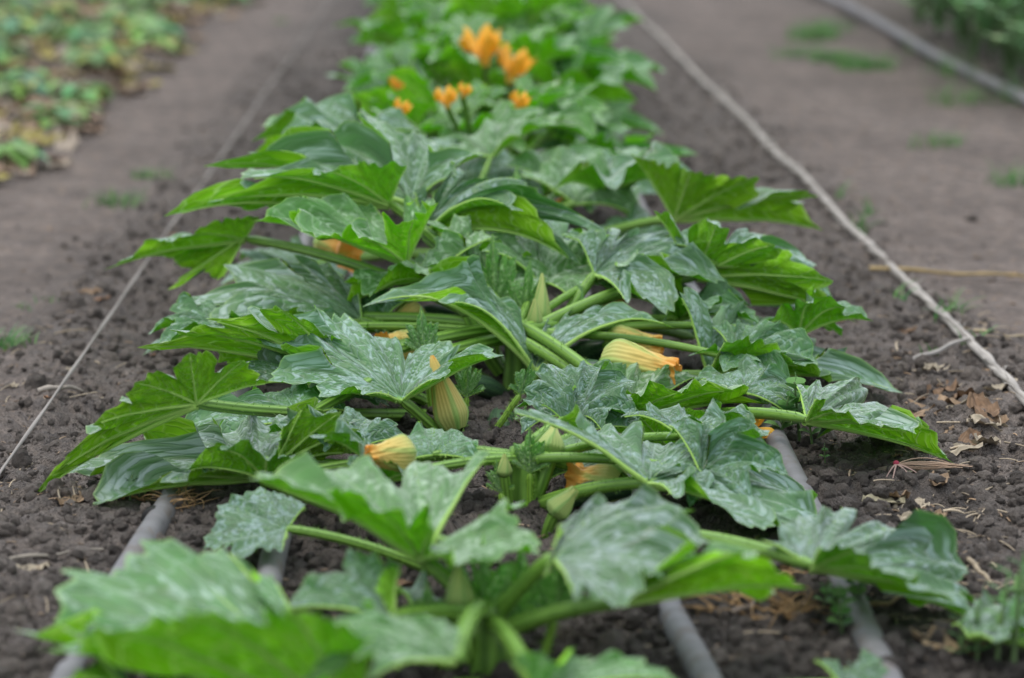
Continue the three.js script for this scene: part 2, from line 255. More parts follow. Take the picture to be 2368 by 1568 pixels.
function addLeaf(plant, crown, A, tips, o, R) {
  const org = plant.position, rel = (v) => v.clone().sub(org);
  const a = rel(A), c = rel(o.from ?? crown);
  const L = leafGeo(a, tips.map(rel), { ...o, minY: (p) => soilY(p.x + org.x, -(p.z + org.z)) - org.y + 0.004 }, R);
  const leaf = part('leaf', L.g, [M.leafTop, M.leafBot], plant);
  // main veins stand out under the lamina
  const hi = (o.lod ?? 1) >= 1, ribs = [];
  const first = o.margins ? 1 : 0;
  for (let i = first; i < L.n - first; i++) {
    const rd = (t) => Math.max(0.0007, (hi ? 0.0034 : 0.0036) * (1 - t) * Math.min(1.2, L.L[i] / 0.22) + 0.0005), cv = (t) => L.vein(i, t * 0.93).addScaledVector(L.veinN[i], -rd(t) * 0.9 - 0.0003);
    ribs.push(tube(cv, hi ? 12 : 6, 6, rd, { cap: false }).toNonIndexed());
    if (hi) ribs.push(prickles(cv, rd, 26, R, 0.0028));
  }
  part('veins', mergeGeometries(ribs), M.rib, leaf);
  // petiole
  const mid = c.clone().lerp(a, 0.5), len = c.distanceTo(a); mid.y += (o.bow ?? 0.08) * len; if (o.via) mid.copy(rel(o.via));
  const cv = bez2(c, mid, a), r0 = (o.pr ?? 0.009), r1 = r0 * 0.72, rd = (t) => lerp(r0, r1, Math.sqrt(t)) * (t > 0.97 ? lerp(1, 0.6, (t - 0.97) / 0.03) : 1), pc = o.ptint ?? [1, 1, 1];
  const gs = [tube(cv, hi ? 22 : 8, hi ? 28 : 8, rd, { ribs: hi ? 7 : 0, ribAmp: 0.06, uvLen: 2, cap: false }).toNonIndexed()];
  if (hi) gs.push(prickles(cv, rd, 170, R, 0.0042));
  part('petiole', paint(mergeGeometries(gs), pc), M.stalk, leaf);
  return leaf;
}
// closed or wilted blossom between base b and tip e: five ribbed petals rolled into a bag, open end frilled
function blossomGeo(b, e, rad, { wilt = 0.4, open = 0.12, sag = 0, hue = 0.5, seed = 1, twist = 0.8, green = 0.8 } = {}) {
  const ax = e.clone().sub(b), L = ax.length(), T = ax.clone().normalize(); let N = Math.abs(T.y) < 0.9 ? V3(0, 1, 0) : V3(1, 0, 0); N.addScaledVector(T, -N.dot(T)).normalize(); const B = T.clone().cross(N);
  const prof = (v) => v < 0.22 ? lerp(0.62, 1, Math.sin(v / 0.22 * Math.PI / 2)) : lerp(1, open * 2.2, Math.pow((v - 0.22) / 0.78, 1.25));
  return gridGeo(90, 30, (u, v) => {
    const a0 = u * Math.PI * 2, a = a0 + twist * v * v, fold = 1 + 0.12 * Math.pow(Math.abs(Math.cos(2.5 * a0)), 3) * (1 - v * 0.5) + 0.035 * Math.cos(25 * a) * (1 - v * 0.7) + 0.16 * wilt * noise(Math.cos(a) * 4, Math.sin(a) * 4, seed + v * 9) * smooth(0.15, 0.6, v) + wilt * Math.pow(v, 2.5) * (0.9 * noise(Math.cos(a) * 2.3, Math.sin(a) * 2.3, seed + v * 2));
    const fr = v > 0.82 ? 1 + 2.2 * (v - 0.82) * (1 + 0.4 * Math.sin(a * 9 + seed) + 0.5 * noise(Math.cos(a) * 3, Math.sin(a) * 3, seed)) * (1 + wilt) : 1, r = rad * prof(v) * fold * fr;
    return b.clone().addScaledVector(T, L * v * (1 + 0.06 * wilt * noise(a, v * 3, seed))).addScaledVector(N, Math.cos(a) * r).addScaledVector(B, Math.sin(a) * r).add(V3(0, -sag * L * v * v, 0));
  }, (u, v) => {
    const a = u * Math.PI * 2, rib = smooth(0.82, 0.99, Math.abs(Math.cos(2.5 * a))), st = 0.5 + 0.5 * Math.cos(25 * a), n = 0.5 + 0.5 * noise(a * 3, v * 9, seed);
    if (hue < 0) return mix3(mix3([0.30, 0.46, 0.12], [0.58, 0.62, 0.20], v), [0.24, 0.42, 0.10], rib * 0.8 + st * 0.3 * n);
    let c = mix3([0.66, 0.63, 0.20], [0.84, 0.62, 0.17], smooth(0.05, 0.7, v)); if (hue > 0) c = mix3(c, [0.88, 0.36, 0.035], smooth(1 - hue, 1.12, v + 0.35 * (n - 0.5))); c = mix3(c, [0.40, 0.58, 0.14], green * (rib * (1 - smooth(0.5, 1.0, v)) * 0.9 + 0.6 * (1 - smooth(0, 0.35, v))));
    return mix3(c, [c[0] * 0.74, c[1] * 0.70, c[2] * 0.55], st * 0.5 * n);
  });
}
function calyxGeo(b, dir, r) { const T = dir.clone().normalize(), gs = []; let N = Math.abs(T.y) < 0.9 ? V3(0, 1, 0) : V3(1, 0, 0); N.addScaledVector(T, -N.dot(T)).normalize(); const B = T.clone().cross(N);
  for (let k = 0; k < 5; k++) { const a = k / 5 * Math.PI * 2 + 0.3, d = N.clone().multiplyScalar(Math.cos(a)).addScaledVector(B, Math.sin(a)); const p0 = b.clone().addScaledVector(d, r * 0.55).addScaledVector(T, -r * 0.15), p1 = b.clone().addScaledVector(d, r * 1.12).addScaledVector(T, r * 0.4), p2 = b.clone().addScaledVector(d, r * 1.2).addScaledVector(T, r * 1.15); gs.push(tube(bez2(p0, p1, p2), 6, 6, (t) => r * 0.13 * (1 - t) + 0.0004).toNonIndexed()); }
  gs.push(tube((t) => b.clone().addScaledVector(T, (t - 0.6) * r * 0.7), 5, 14, (t) => r * (0.32 + 0.4 * t)).toNonIndexed()); return mergeGeometries(gs); }
function addBlossom(plant, b, e, rad, o = {}) {
  const org = plant.position, B = b.clone().sub(org), E = e.clone().sub(org);
  const f = part(o.name ?? 'blossom', blossomGeo(B, E, rad, o), M.petal, plant);
  part('calyx', paint(calyxGeo(B, E.clone().sub(B), rad * 0.62), [1, 1, 0.9]), M.stalk, f);
  if (o.stalk) { const S = o.stalk.clone().sub(org), m = S.clone().lerp(B, 0.55).addScaledVector(B.clone().sub(E).normalize(), 0.02); part('stalk', paint(tube(bez2(S, m, B), 12, 14, (t) => (o.sr ?? 0.006) * (1 + 0.25 * t), { ribs: 5, cap: false }), [1, 1, 1]), M.stalk, f); }
  return f;
}
function addFruit(plant, b, m, e, rad, mat, stalkFrom) {
  const org = plant.position, B = b.clone().sub(org), Mi = m.clone().sub(org), E = e.clone().sub(org);
  const fr = part('zucchini_fruit', tube(bez2(B, Mi, E), 26, 30, (t) => rad * Math.pow(Math.min(1, Math.sin(Math.PI * clamp(t * 0.93 + 0.05))), 0.33) * (0.78 + 0.22 * smooth(0, 0.6, t)), { ribs: 10, ribAmp: 0.018 }), mat, plant);
  if (stalkFrom) part('stalk', paint(tube(bez2(stalkFrom.clone().sub(org), stalkFrom.clone().sub(org).lerp(B, 0.5).add(V3(0, 0.01, 0)), B), 8, 12, (t) => rad * (0.45 + 0.2 * t), { ribs: 5, cap: false }), [0.7, 0.85, 0.7]), M.stalk, fr);
  return fr;
}
function openFlowerGeo(b, dir, size, seed) { // five pointed petals spreading from a trumpet
  const T = dir.clone().normalize(); let N = Math.abs(T.y) < 0.95 ? V3(0, 1, 0) : V3(1, 0, 0); N.addScaledVector(T, -N.dot(T)).normalize(); const B = T.clone().cross(N);
  return gridGeo(60, 14, (u, v) => { const a = u * Math.PI * 2, pet = Math.abs(Math.cos(2.5 * a)), len = size * (0.45 + 0.55 * Math.pow(pet, 0.8)), s = v * len, spread = 0.12 + 0.6 * Math.pow(v, 1.4) * (0.75 + 0.5 * noise(Math.cos(a), Math.sin(a), seed)); const r = size * (0.10 + spread * 0.62 * v) * (1 + 0.08 * Math.cos(15 * a) * v); return b.clone().addScaledVector(T, s * (1 - 0.18 * v * v)).addScaledVector(N, Math.cos(a) * r).addScaledVector(B, Math.sin(a) * r); },
    (u, v) => { const a = u * Math.PI * 2, rib = smooth(0.8, 1, Math.abs(Math.cos(2.5 * a))); return mix3(mix3([0.70, 0.45, 0.06], [0.98, 0.52, 0.03], smooth(0, 0.5, v)), [0.9, 0.55, 0.08], rib * 0.5); });
}

// ---------------------------------------------------------------- the ground: one sheet, fine near the bed
{
  const xs = [], ws = [];
  { let x = -60; while (x < 60) { xs.push(x); const d = Math.max(0, Math.abs(x - 0.1) - 0.95); x += 0.0055 + d * 0.05; } xs.push(60); }
  { let w = -6; while (w < 120) { ws.push(w); const d = w < 1.95 ? 1.95 - w : Math.max(0, w - 3.1); w += 0.0058 + d * 0.012 * (w < 1.95 ? 8 : 1); } ws.push(120); }
  const nx = xs.length, nw = ws.length, p = new Float32Array(nx * nw * 3), c = new Float32Array(nx * nw * 3), uv = new Float32Array(nx * nw * 2), ix = new Uint32Array((nx - 1) * (nw - 1) * 6);
  let q = 0;
  for (let j = 0; j < nw; j++) for (let i = 0; i < nx; i++) {
    const x = xs[i], w = ws[j], k = j * nx + i; p[k * 3] = x; p[k * 3 + 1] = soilY(x, w); p[k * 3 + 2] = -w; uv[k * 2] = x / 0.55; uv[k * 2 + 1] = w / 0.55;
    const b = Math.max(bedness(x, w), 0.75 * sideBed(x, w)), n = 1 + 0.22 * noise(x * 3, w * 3, 60) + 0.22 * noise(x * 15, w * 15, 61) + 0.12 * noise(x * 50, w * 50, 62);
    const bandTone = 1 - 0.42 * darkBand(x, w), dark = mix3([0.318, 0.286, 0.274], [0.250, 0.236, 0.230], clamp(b + 0.25 * b * noise(x * 8, w * 8, 63)));
    c[k * 3] = dark[0] * n * bandTone; c[k * 3 + 1] = dark[1] * n * bandTone * 0.985; c[k * 3 + 2] = dark[2] * n * bandTone * 0.97;
    if (i < nx - 1 && j < nw - 1) { ix[q++] = k; ix[q++] = k + 1; ix[q++] = k + nx; ix[q++] = k + 1; ix[q++] = k + nx + 1; ix[q++] = k + nx; }
  }
  const g = new THREE.BufferGeometry(); g.setAttribute('position', new THREE.BufferAttribute(p, 3)); g.setAttribute('uv', new THREE.BufferAttribute(uv, 2)); g.setAttribute('color', new THREE.BufferAttribute(c, 3)); g.setIndex(new THREE.BufferAttribute(ix, 1)); g.computeVertexNormals();
  const m = shadow(new THREE.Mesh(g, M.soil)); m.name = 'garden_soil'; m.userData = { label: 'grey brown garden soil, tilled bed and trodden paths', kind: 'structure' }; scene.add(m);
}
function clodGeo(seed) { const g = new THREE.IcosahedronGeometry(1, 3), a = g.attributes.position; for (let i = 0; i < a.count; i++) { const v = V3(a.getX(i), a.getY(i), a.getZ(i)), k = 1 + 0.42 * noise(v.x * 1.1 + seed * 9, v.y * 1.1, v.z * 1.1) + 0.22 * noise(v.x * 3 + seed, v.y * 3, v.z * 3); a.setXYZ(i, v.x * k, v.y * k * 0.75, v.z * k); } g.computeVertexNormals(); return g; }
{ // crumbs and clods that nobody could count
  const R = mulberry(77), mtx = new THREE.Matrix4(), qt = new THREE.Quaternion(), eu = new THREE.Euler();
  for (let kind = 0; kind < 1; kind++) {
    const n = 62000, im = new THREE.InstancedMesh(clodGeo(kind + 1), M.clod, n); let k = 0;
    while (k < n) {
      const w = 1.95 + Math.pow(R(), 2.3) * 6.5, x = 0.1 + (R() - 0.5) * (0.75 + w * 0.42) * 1.25, b = Math.max(bedness(x, w), sideBed(x, w)); if (R() > 0.08 + b) continue;
      const r = (0.0016 + 0.0085 * Math.pow(R(), 6)) * (0.35 + 0.65 * b) + (kind === 0 && R() < 0.04 ? 0.007 * R() : 0);
      qt.setFromEuler(eu.set(R() * 6, R() * 6, R() * 6)); mtx.compose(V3(x, soilY(x, w) + r * 0.3, -w), qt, V3(r * (0.75 + 0.5 * R()), r, r * (0.75 + 0.5 * R()))); im.setMatrixAt(k, mtx); const v = (0.45 + 0.75 * R()) * (1 - 0.40 * darkBand(x, w)); im.setColorAt(k, new THREE.Color().setRGB(v, v * 0.985, v * 0.97)); k++;
    }
    im.name = numbered('soil_crumbs'); im.castShadow = im.receiveShadow = true; im.userData = { label: 'loose soil crumbs and small clods over the tilled bed', category: 'soil', kind: 'stuff' }; scene.add(im);
  }
}

// ---------------------------------------------------------------- irrigation pipes, strings
function pipeAlong(name, pts, r, mat, label, category, group, opt = {}) {
  const cv = spline(pts); const n = opt.n ?? 700;
  return solo(name, tube(cv, n, opt.seg ?? 18, opt.rad ?? (() => r), { color: opt.color, uvLen: 20 }), mat, label, category, group);
}
const pipeColor = (sd) => (t, a) => { const k = 0.92 + 0.22 * noise(t * 160, Math.cos(a) * 1.5, sd) + 0.16 * noise(t * 700, Math.cos(a) * 3, sd + 3), mud = smooth(0.12, 0.4, noise(t * 90, Math.cos(a) * 1.3, sd + 8) + 0.35 * noise(t * 420, Math.sin(a) * 2, sd + 5)); return [lerp(k * 1.02, 0.8, mud), lerp(k, 0.7, mud), lerp(k * 0.985, 0.62, mud)]; };
function layPipe(xw, r, lift = 0) { return xw.map(([x, w]) => V3(x, soilY(x, w) * 0.4 + 0.002 + r * 0.8 + lift, -w)); }
{
  const r = 0.0138;
  const runs = [
    [[[-0.345, 1.2], [-0.335, 2.2], [-0.31, 2.75], [-0.285, 3.2], [-0.26, 3.9], [-0.27, 5], [-0.26, 7], [-0.27, 10], [-0.26, 14]], 'grey plastic drip pipe on bare soil beside the thin string'],
    [[[-0.17, 1.2], [-0.175, 2.1], [-0.185, 2.5], [-0.17, 3.1], [-0.16, 4], [-0.17, 6], [-0.16, 9], [-0.17, 14]], 'grey drip pipe under the leaves left of the plant crowns'],
    [[[0.235, 1.2], [0.228, 2.0], [0.205, 2.35], [0.2, 2.8], [0.21, 3.6], [0.2, 5], [0.21, 8], [0.2, 14]], 'grey drip pipe close by the plant crowns on the rope side'],
    [[[0.372, 1.2], [0.376, 2.0], [0.388, 2.4], [0.395, 2.9], [0.40, 3.4], [0.37, 4.5], [0.38, 7], [0.37, 10], [0.38, 14]], 'grey drip pipe wrapped with black tape, nearest the pale rope'],
  ];
  runs.forEach(([p, l], i) => pipeAlong('drip_pipe', layPipe(p, r), r, M.pipe, l, 'pipe', undefined, { color: pipeColor(i * 5) }));
  // the far bed's hose
  pipeAlong('garden_hose', [[1.9, 2.5], [1.72, 4.0], [1.57, 5.0], [1.53, 5.9], [1.56, 6.9], [1.55, 8], [1.60, 9.5], [1.62, 11], [1.6, 15]].map(([x, w]) => V3(x, soilY(x, w) + 0.03, -w)), 0.017, M.pipe, 'grey hose along the edge of the feathery green bed', 'hose', undefined, { color: pipeColor(31) });
  // thin taut string
  const sl = []; for (let w = 1.5; w < 14; w += 0.5) sl.push(V3(-0.515 + 0.004 * noise(w, 2), 0.035 + 0.006 * noise(w * 1.3, 8), -w));
  pipeAlong('taut_string', sl, 0.0028, M.string, 'thin grey string stretched along the bare edge of the bed', 'string', undefined, { n: 300, seg: 7, rad: (t, a) => 0.0021 * (1 + 0.25 * Math.sin(a * 2 + t * 4000)) });
  // frayed rope, twisted from strands
  const rp = []; for (let w = 1.8; w < 15; w += 0.32) rp.push(V3(0.742 + 0.012 * noise(w * 1.1, 5), soilY(0.742, w) * 0.3 + 0.022 + 0.006 * noise(w * 2, 9), -w));
  const rc = spline(rp);
  const rope = thing('frayed_rope', V3(0, 0, 0), 'pale frayed twisted rope stretched along the path', 'rope');
  for (let s = 0; s < 3; s++) part('strand', tube((t) => { const a = t * 150 + 3 * noise(t * 40, 1) + s * 2.094, p = rc(t); p.x += 0.0034 * Math.cos(a) + 0.002 * noise(t * 220, s, 1); p.y += 0.0034 * Math.sin(a) + 0.002 * noise(t * 220, s, 6); return p; }, 900, 6, (t) => 0.0043 * (1 + 0.4 * noise(t * 300, s, 4)), { color: (t) => { const k = 0.9 + 0.35 * noise(t * 60, s, 2) + 0.3 * noise(t * 500, s, 5); return [k, k * 0.98, k * 0.95]; }, cap: false }), M.rope, rope);
  const R = mulberry(4), fz = []; // stray fibres and two frayed knots
  for (let k = 0; k < 520; k++) { const t = k < 120 ? 0.388 + (R() - 0.5) * 0.012 : k < 220 ? 0.31 + (R() - 0.5) * 0.01 : 0.05 + 0.8 * R(), p = rc(t), e = p.clone().add(V3((R() - 0.5) * 0.04, (R() - 0.35) * 0.03, (R() - 0.5) * 0.05)); fz.push(tube(bez2(p, p.clone().lerp(e, 0.5).add(V3(0, 0.008 * (R() - 0.3), 0)), e), 4, 3, () => 0.0007, { cap: false, color: () => [1.1, 1.08, 1.04] }).toNonIndexed()); }
  const fib = part('fibres', mergeGeometries(fz), M.rope, rope); fib.userData.kind = 'stuff';
  // black tape bands on the pipes
  for (const [x, w, l] of [[0.385, 2.27, 'black tape band round the drip pipe nearest the pale rope'], [-0.322, 2.62, 'torn black tape band round the drip pipe on the string side']]) {
    const y = soilY(x, w) * 0.4 + 0.002 + r * 0.8, g = tube((t) => V3(x, y, -w + (t - 0.5) * 0.014), 3, 20, (t, a) => r + 0.0014 + 0.0006 * noise(a * 2, t * 5)), tail = tube(bez2(V3(x - r, y, -w), V3(x - r - 0.012, y - 0.002, -w + 0.005), V3(x - r - 0.03, y - r + 0.004, -w + 0.012)), 6, 5, (t) => 0.003 * (1 - t * 0.5));
    solo('tape_band', merged([g, tail]), M.tape, l, 'tape');
  }
}

// ---------------------------------------------------------------- the zucchini plants in the row
function plantAt(px, py, label) { const p = onGround(px, py); p.y = soilY(p.x, -p.z); return thing('zucchini_plant', p, label, 'zucchini plant', 'zucchini plants in the row'); }
function crownStem(plant, seed, h = 0.07) {
  const R = mulberry(seed);
  part('crown_stem', paint(tube(bez2(V3(0, -0.03, 0), V3(0.006, h * 0.5, 0.004), V3(0.0, h, 0)), 10, 18, (t, a) => 0.021 * (1 - 0.35 * t) * (1 + 0.15 * noise(Math.cos(a) * 2, t * 4, seed))), [0.75, 0.8, 0.7]), M.stalk, plant);
  const top = plant.position.clone().add(V3(0, h * 0.8, 0));
  return { R, top };
}
const YOUNG = [1.6, 1.5, 0.9], FRESH = [1.25, 1.18, 0.9];
// one leaf from the photograph: a = petiole end, v = vein tips with their depth relative to a
function hero(P, w, a, v, o = {}) {
  const A = at(a[0], a[1], w), tips = v.map(([x, y, d = 0]) => at(x, y, w + d));
  const k = 0.9 + 0.25 * P.R(), yl = P.R() < 0.2 ? 1.08 : 1; const tint = (o.tint ?? [1, 1, 1]).map((c, q) => c * k * (q === 0 ? yl : 1));
  const from = o.base ? at(o.base[0], o.base[1], o.base[2] ?? w) : P.top.clone().add(V3((P.R() - 0.5) * 0.03, (P.R() - 0.5) * 0.03, (P.R() - 0.5) * 0.03));
  return addLeaf(P.plant, P.top, A, tips, { ...o, tint, from, via: o.via3 ? at(...o.via3) : undefined }, P.R);
}
// a leaf the photograph does not single out: outward at az, petiole end at (reach, height), radius rad
function wild(P, az, reach, height, rad, o = {}) {
  const R = P.R, out = V3(Math.cos(az), 0, Math.sin(az)), side = V3(-out.z, 0, out.x);
  const A = P.plant.position.clone().addScaledVector(out, reach).add(V3(0, height, 0)), tips = [];
  const tilt = o.tilt ?? (-0.1 + 1.0 * (R() - 0.5)), n = 7, roll = (R() - 0.5) * 0.9;
  for (let i = 0; i < n; i++) {
    const q = (i / (n - 1) - 0.5) * 2, th = q * 2.35, len = rad * (1 - 0.30 * Math.abs(q)) * (0.88 + 0.24 * R());
    const el = tilt * Math.cos(th) + roll * Math.sin(th) + (o.cup ?? 0.2) + (R() - 0.5) * 0.35;
    tips.push(A.clone().addScaledVector(out, Math.cos(th) * Math.cos(el) * len).addScaledVector(side, Math.sin(th) * Math.cos(el) * len).add(V3(0, Math.sin(el) * len, 0)));
  }
  const k = 0.85 + 0.35 * R();
  return addLeaf(P.plant, P.top, A, tips, { s: 0.26, f: 0.28, arch: 0.2, lod: 0.5, pr: 0.0065, tint: (o.tint ?? [1, 1, 1]).map((c) => c * k), ...o, from: P.top.clone().add(V3((R() - 0.5) * 0.03, 0, (R() - 0.5) * 0.03)) }, R);
}
function young(P, px, py, w, h, lean = 0, o = {}) { // upright unfolding leaf
  const b = at(px, py, w), R = P.R, s = h * 0.34, A = b.clone().add(V3(lean * 0.2, h * 0.25, 0));
  const tips = [[-0.9, 0.25, 0.1], [-0.75, 0.62, -0.1], [0, 1, 0.1], [0.7, 0.66, -0.15], [0.95, 0.2, 0.1]].map(([x, y, z]) => A.clone().add(V3(x * s + lean * y * h, y * h * 0.75, z * s + 0.12 * s * (R() - 0.5))));
  return addLeaf(P.plant, P.top, A, tips, { s: 0.3, f: -0.15, arch: 0.02, ruffle: 0.07, notch: 0.28, tooth: 0.10, tint: YOUNG, ptint: [1.35, 1.25, 1], pr: 0.005, from: b.clone().add(V3(0, -0.06, 0)), bow: 0, ...o }, R);
}
function mkPlant(px, py, label, seed, h) { const plant = plantAt(px, py, label); return { plant, ...crownStem(plant, seed, h) }; }

// --- plant A, in focus
{
  const P = mkPlant(1190, 930, 'zucchini plant with high arching leaves, a plump closed yellow blossom and a dark fruit', 11, 0.08);
  hero(P, 3.2, [1238, 855], [[1040, 690, -0.03], [845, 695, 0.0], [1000, 610, 0.12], [1210, 770, 0.10], [1330, 735, 0.17], [1470, 728, 0.1], [1555, 742, 0.0]], { s: 0.42, f: 0.2, arch: 0.3, notch: 0.2, base: [1222, 985, 3.2], pr: 0.0085 });
  hero(P, 3.36, [1375, 632], [[1335, 545, 0.02], [1420, 520, 0.12], [1560, 535, 0.2], [1690, 560, 0.15], [1675, 640, 0.0], [1540, 715, -0.12], [1450, 690, -0.13]], { s: 0.34, f: 0.1, arch: 0.1, base: [1190, 900, 3.3], via3: [1295, 745, 3.32] });
  hero(P, 3.2, [1640, 868], [[1578, 672, 0.0], [1735, 712, 0.15], [1890, 770, 0.16], [2010, 850, 0.1], [2085, 887, 0.0], [1860, 838, -0.08], [1680, 782, -0.1]], { s: 0.28, f: 0.12, arch: 0.05, base: [1205, 930, 3.28] });
  hero(P, 3.04, [1448, 967], [[1620, 858, 0.10], [1490, 843, 0.09], [1365, 862, -0.02], [1450, 893, -0.09], [1570, 898, -0.11], [1690, 892, -0.08], [1788, 912, 0.0]], { s: 0.14, f: 0.08, arch: 0.03, ruffle: 0.1, tint: FRESH });
  hero(P, 2.92, [1555, 1045], [[1405, 985, -0.02], [1470, 950, -0.06], [1590, 938, -0.07], [1690, 955, -0.05], [1725, 985, 0.0]], { s: 0.1, f: 0.06, arch: 0.0, notch: 0.03, ruffle: 0.02, tint: FRESH });
  hero(P, 2.86, [1866, 970], [[1845, 885, 0.06], [1900, 872, 0.14], [2010, 885, 0.24], [2090, 940, 0.22], [2150, 1000, 0.14], [2205, 1056, 0.0], [2115, 992, -0.06], [2035, 975, -0.09], [1953, 945, -0.1], [1892, 915, -0.09]], { s: 0.16, f: 0.08, arch: 0.03, base: [1480, 1000, 3.2] });
  // left side
  hero(P, 3.34, [835, 738], [[820, 640, 0.05], [750, 598, 0.14], [600, 605, 0.16], [520, 600, 0.12], [412, 690, 0.03], [480, 735, -0.06], [700, 760, -0.07]], { s: 0.3, f: 0.1, arch: 0.08, base: [1150, 900, 3.3] });
  hero(P, 3.12, [800, 858], [[790, 780, -0.04], [640, 700, -0.07], [480, 726, -0.07], [395, 745, -0.05], [323, 786, 0.0], [560, 835, 0.06]], { s: 0.16, f: 0.06, arch: 0.03, base: [1130, 1010, 3.2] });
  hero(P, 3.0, [928, 925], [[1010, 868, -0.06], [1158, 812, 0.02], [1000, 790, 0.09], [870, 770, 0.13], [800, 712, 0.16], [660, 722, 0.14], [595, 770, 0.09], [625, 868, -0.02], [740, 905, -0.08], [840, 905, -0.10]], { s: 0.22, f: 0.1, arch: 0.06, base: [1130, 1130, 3.05] });
  hero(P, 2.72, [452, 932], [[620, 880, 0.06], [560, 830, 0.0], [436, 812, -0.05], [310, 880, -0.06], [215, 975, -0.05], [130, 1075, 0.0], [60, 1140, 0.03]], { s: 0.1, f: 0.06, arch: 0.04, base: [1120, 960, 3.25], via3: [640, 965, 2.9] });
  hero(P, 3.05, [720, 885], [[500, 910, 0.0], [520, 840, 0.06], [660, 800, 0.1], [850, 850, 0.08], [900, 930, -0.02], [700, 940, -0.05]], { s: 0.2, f: 0.1, tint: [0.85, 0.9, 0.85] });
  hero(P, 3.42, [560, 760], [[330, 815, 0], [400, 720, 0.08], [520, 690, 0.1], [650, 740, 0.1]], { s: 0.25, f: 0.15 });
  hero(P, 2.92, [690, 975], [[820, 950, 0.06], [640, 900, 0.1], [480, 960, 0.1], [385, 1005, 0.0], [520, 1010, -0.04]], { s: 0.2, f: 0.1 });
  hero(P, 3.02, [1720, 905], [[1560, 940, 0.02], [1640, 870, 0.1], [1780, 850, 0.1], [1850, 900, 0.05], [1830, 960, -0.02]], { s: 0.2, f: 0.1, tint: [0.85, 0.9, 0.85], base: [1500, 975, 3.2] });
  hero(P, 3.45, [1600, 780], [[1450, 760, 0], [1560, 700, 0.1], [1720, 690, 0.1], [1790, 760, 0.05]], { s: 0.3, f: 0.15 });
  // back-side leaves filling towards the next plant
  hero(P, 3.5, [1290, 600], [[1180, 520, 0.0], [1260, 480, 0.1], [1360, 560, 0.08], [1340, 650, -0.02]], { s: 0.3, f: 0.15, arch: 0.1 });
  hero(P, 3.48, [1060, 690], [[900, 650, 0], [1000, 590, 0.1], [1100, 600, 0.1], [1150, 680, 0]], { s: 0.3, f: 0.15 });
  hero(P, 3.6, [566, 552], [[600, 498, -0.04], [430, 540, -0.05], [245, 612, 0.0], [400, 590, 0.08], [395, 672, -0.03], [520, 640, -0.06]], { s: 0.22, f: 0.1, arch: 0.06 });
  hero(P, 3.52, [900, 470], [[940, 380, -0.06], [760, 390, -0.08], [580, 395, -0.08], [480, 450, -0.05], [383, 485, 0.0], [640, 470, 0.1]], { s: 0.3, f: 0.1, arch: 0.06 });
  hero(P, 3.38, [938, 607], [[860, 460, 0.12], [720, 452, 0.08], [588, 497, -0.02], [700, 526, -0.10], [830, 542, -0.13], [950, 500, -0.09], [1008, 466, 0.0], [930, 455, 0.1]], { s: 0.16, f: 0.08, arch: 0.04, ruffle: 0.1, tint: FRESH });
  hero(P, 3.56, [950, 470], [[560, 400, -0.06], [475, 365, 0.05], [650, 335, 0.14], [860, 258, 0.2], [1000, 320, 0.16], [1115, 350, 0.08], [1050, 400, -0.04]], { s: 0.32, f: 0.14, arch: 0.12 });
  hero(P, 3.48, [978, 545], [[960, 440, 0.0], [1060, 385, 0.06], [1210, 412, 0.02], [1400, 522, -0.05], [1340, 600, -0.08], [1180, 470, -0.09]], { s: 0.34, f: 0.12, arch: 0.28 });
  hero(P, 3.42, [1612, 640], [[1515, 485, 0.0], [1660, 515, -0.06], [1790, 560, -0.08], [1925, 640, -0.05], [1982, 732, 0.0], [1860, 690, 0.08]], { s: 0.24, f: 0.08, arch: 0.05 });
  hero(P, 3.4, [1660, 610], [[1560, 560, 0.0], [1640, 500, 0.1], [1780, 540, 0.14], [1890, 600, 0.1], [1930, 680, 0.0]], { s: 0.34, f: 0.16, arch: 0.12, ruffle: 0.08 });
  for (let k = 0; k < 4; k++) wild(P, -Math.PI / 2 + (k / 3 - 0.5) * 1.6, 0.12 + 0.14 * P.R(), 0.08 + 0.08 * P.R(), 0.12 + 0.05 * P.R(), { lod: 1, tint: FRESH });
  young(P, 1150, 760, 3.36, 0.13, -0.02); young(P, 1185, 770, 3.33, 0.10, 0.08); young(P, 1215, 1030, 3.1, 0.055, 0, { pr: 0.004 });
  young(P, 1000, 860, 3.14, 0.085, -0.05, { tint: [1.5, 1.4, 1] }); young(P, 1060, 950, 3.05, 0.07, 0.05, { tint: [1.5, 1.4, 1] }); young(P, 1110, 940, 3.06, 0.06, 0.25, { tint: [1.4, 1.4, 1] });
  for (const [az, re, h, r] of [[Math.PI - 0.3, 0.26, 0.05, 0.12], [Math.PI + 0.35, 0.2, 0.06, 0.11], [0.3, 0.3, 0.05, 0.11], [-0.35, 0.24, 0.07, 0.12], [-0.05, 0.38, 0.06, 0.11], [Math.PI + 0.05, 0.38, 0.06, 0.12]]) wild(P, az, re, h, r, { lod: 1, kind: 0, tint: [0.92, 1, 0.9], tilt: -0.1 });
  // blossoms and fruit
  addBlossom(P.plant, at(1052, 992, 3.02), at(998, 822, 3.03), 0.0205, { open: 0.03, wilt: 0.05, hue: 0.05, green: 1.0, seed: 3, twist: 0.5, stalk: at(1075, 1090, 3.12), sr: 0.008 });
  addFruit(P.plant, at(1258, 912, 3.22), at(1310, 868, 3.19), at(1408, 862, 3.15), 0.0235, M.fruit, at(1215, 925, 3.27));
  addBlossom(P.plant, at(1400, 838, 3.16), at(1568, 842, 3.12), 0.0285, { open: 0.15, wilt: 0.45, hue: 0.42, seed: 6, sag: 0.12 });
  addBlossom(P.plant, at(1405, 800, 3.26), at(1530, 800, 3.24), 0.026, { open: 0.15, wilt: 0.4, hue: 0.3, seed: 9 });
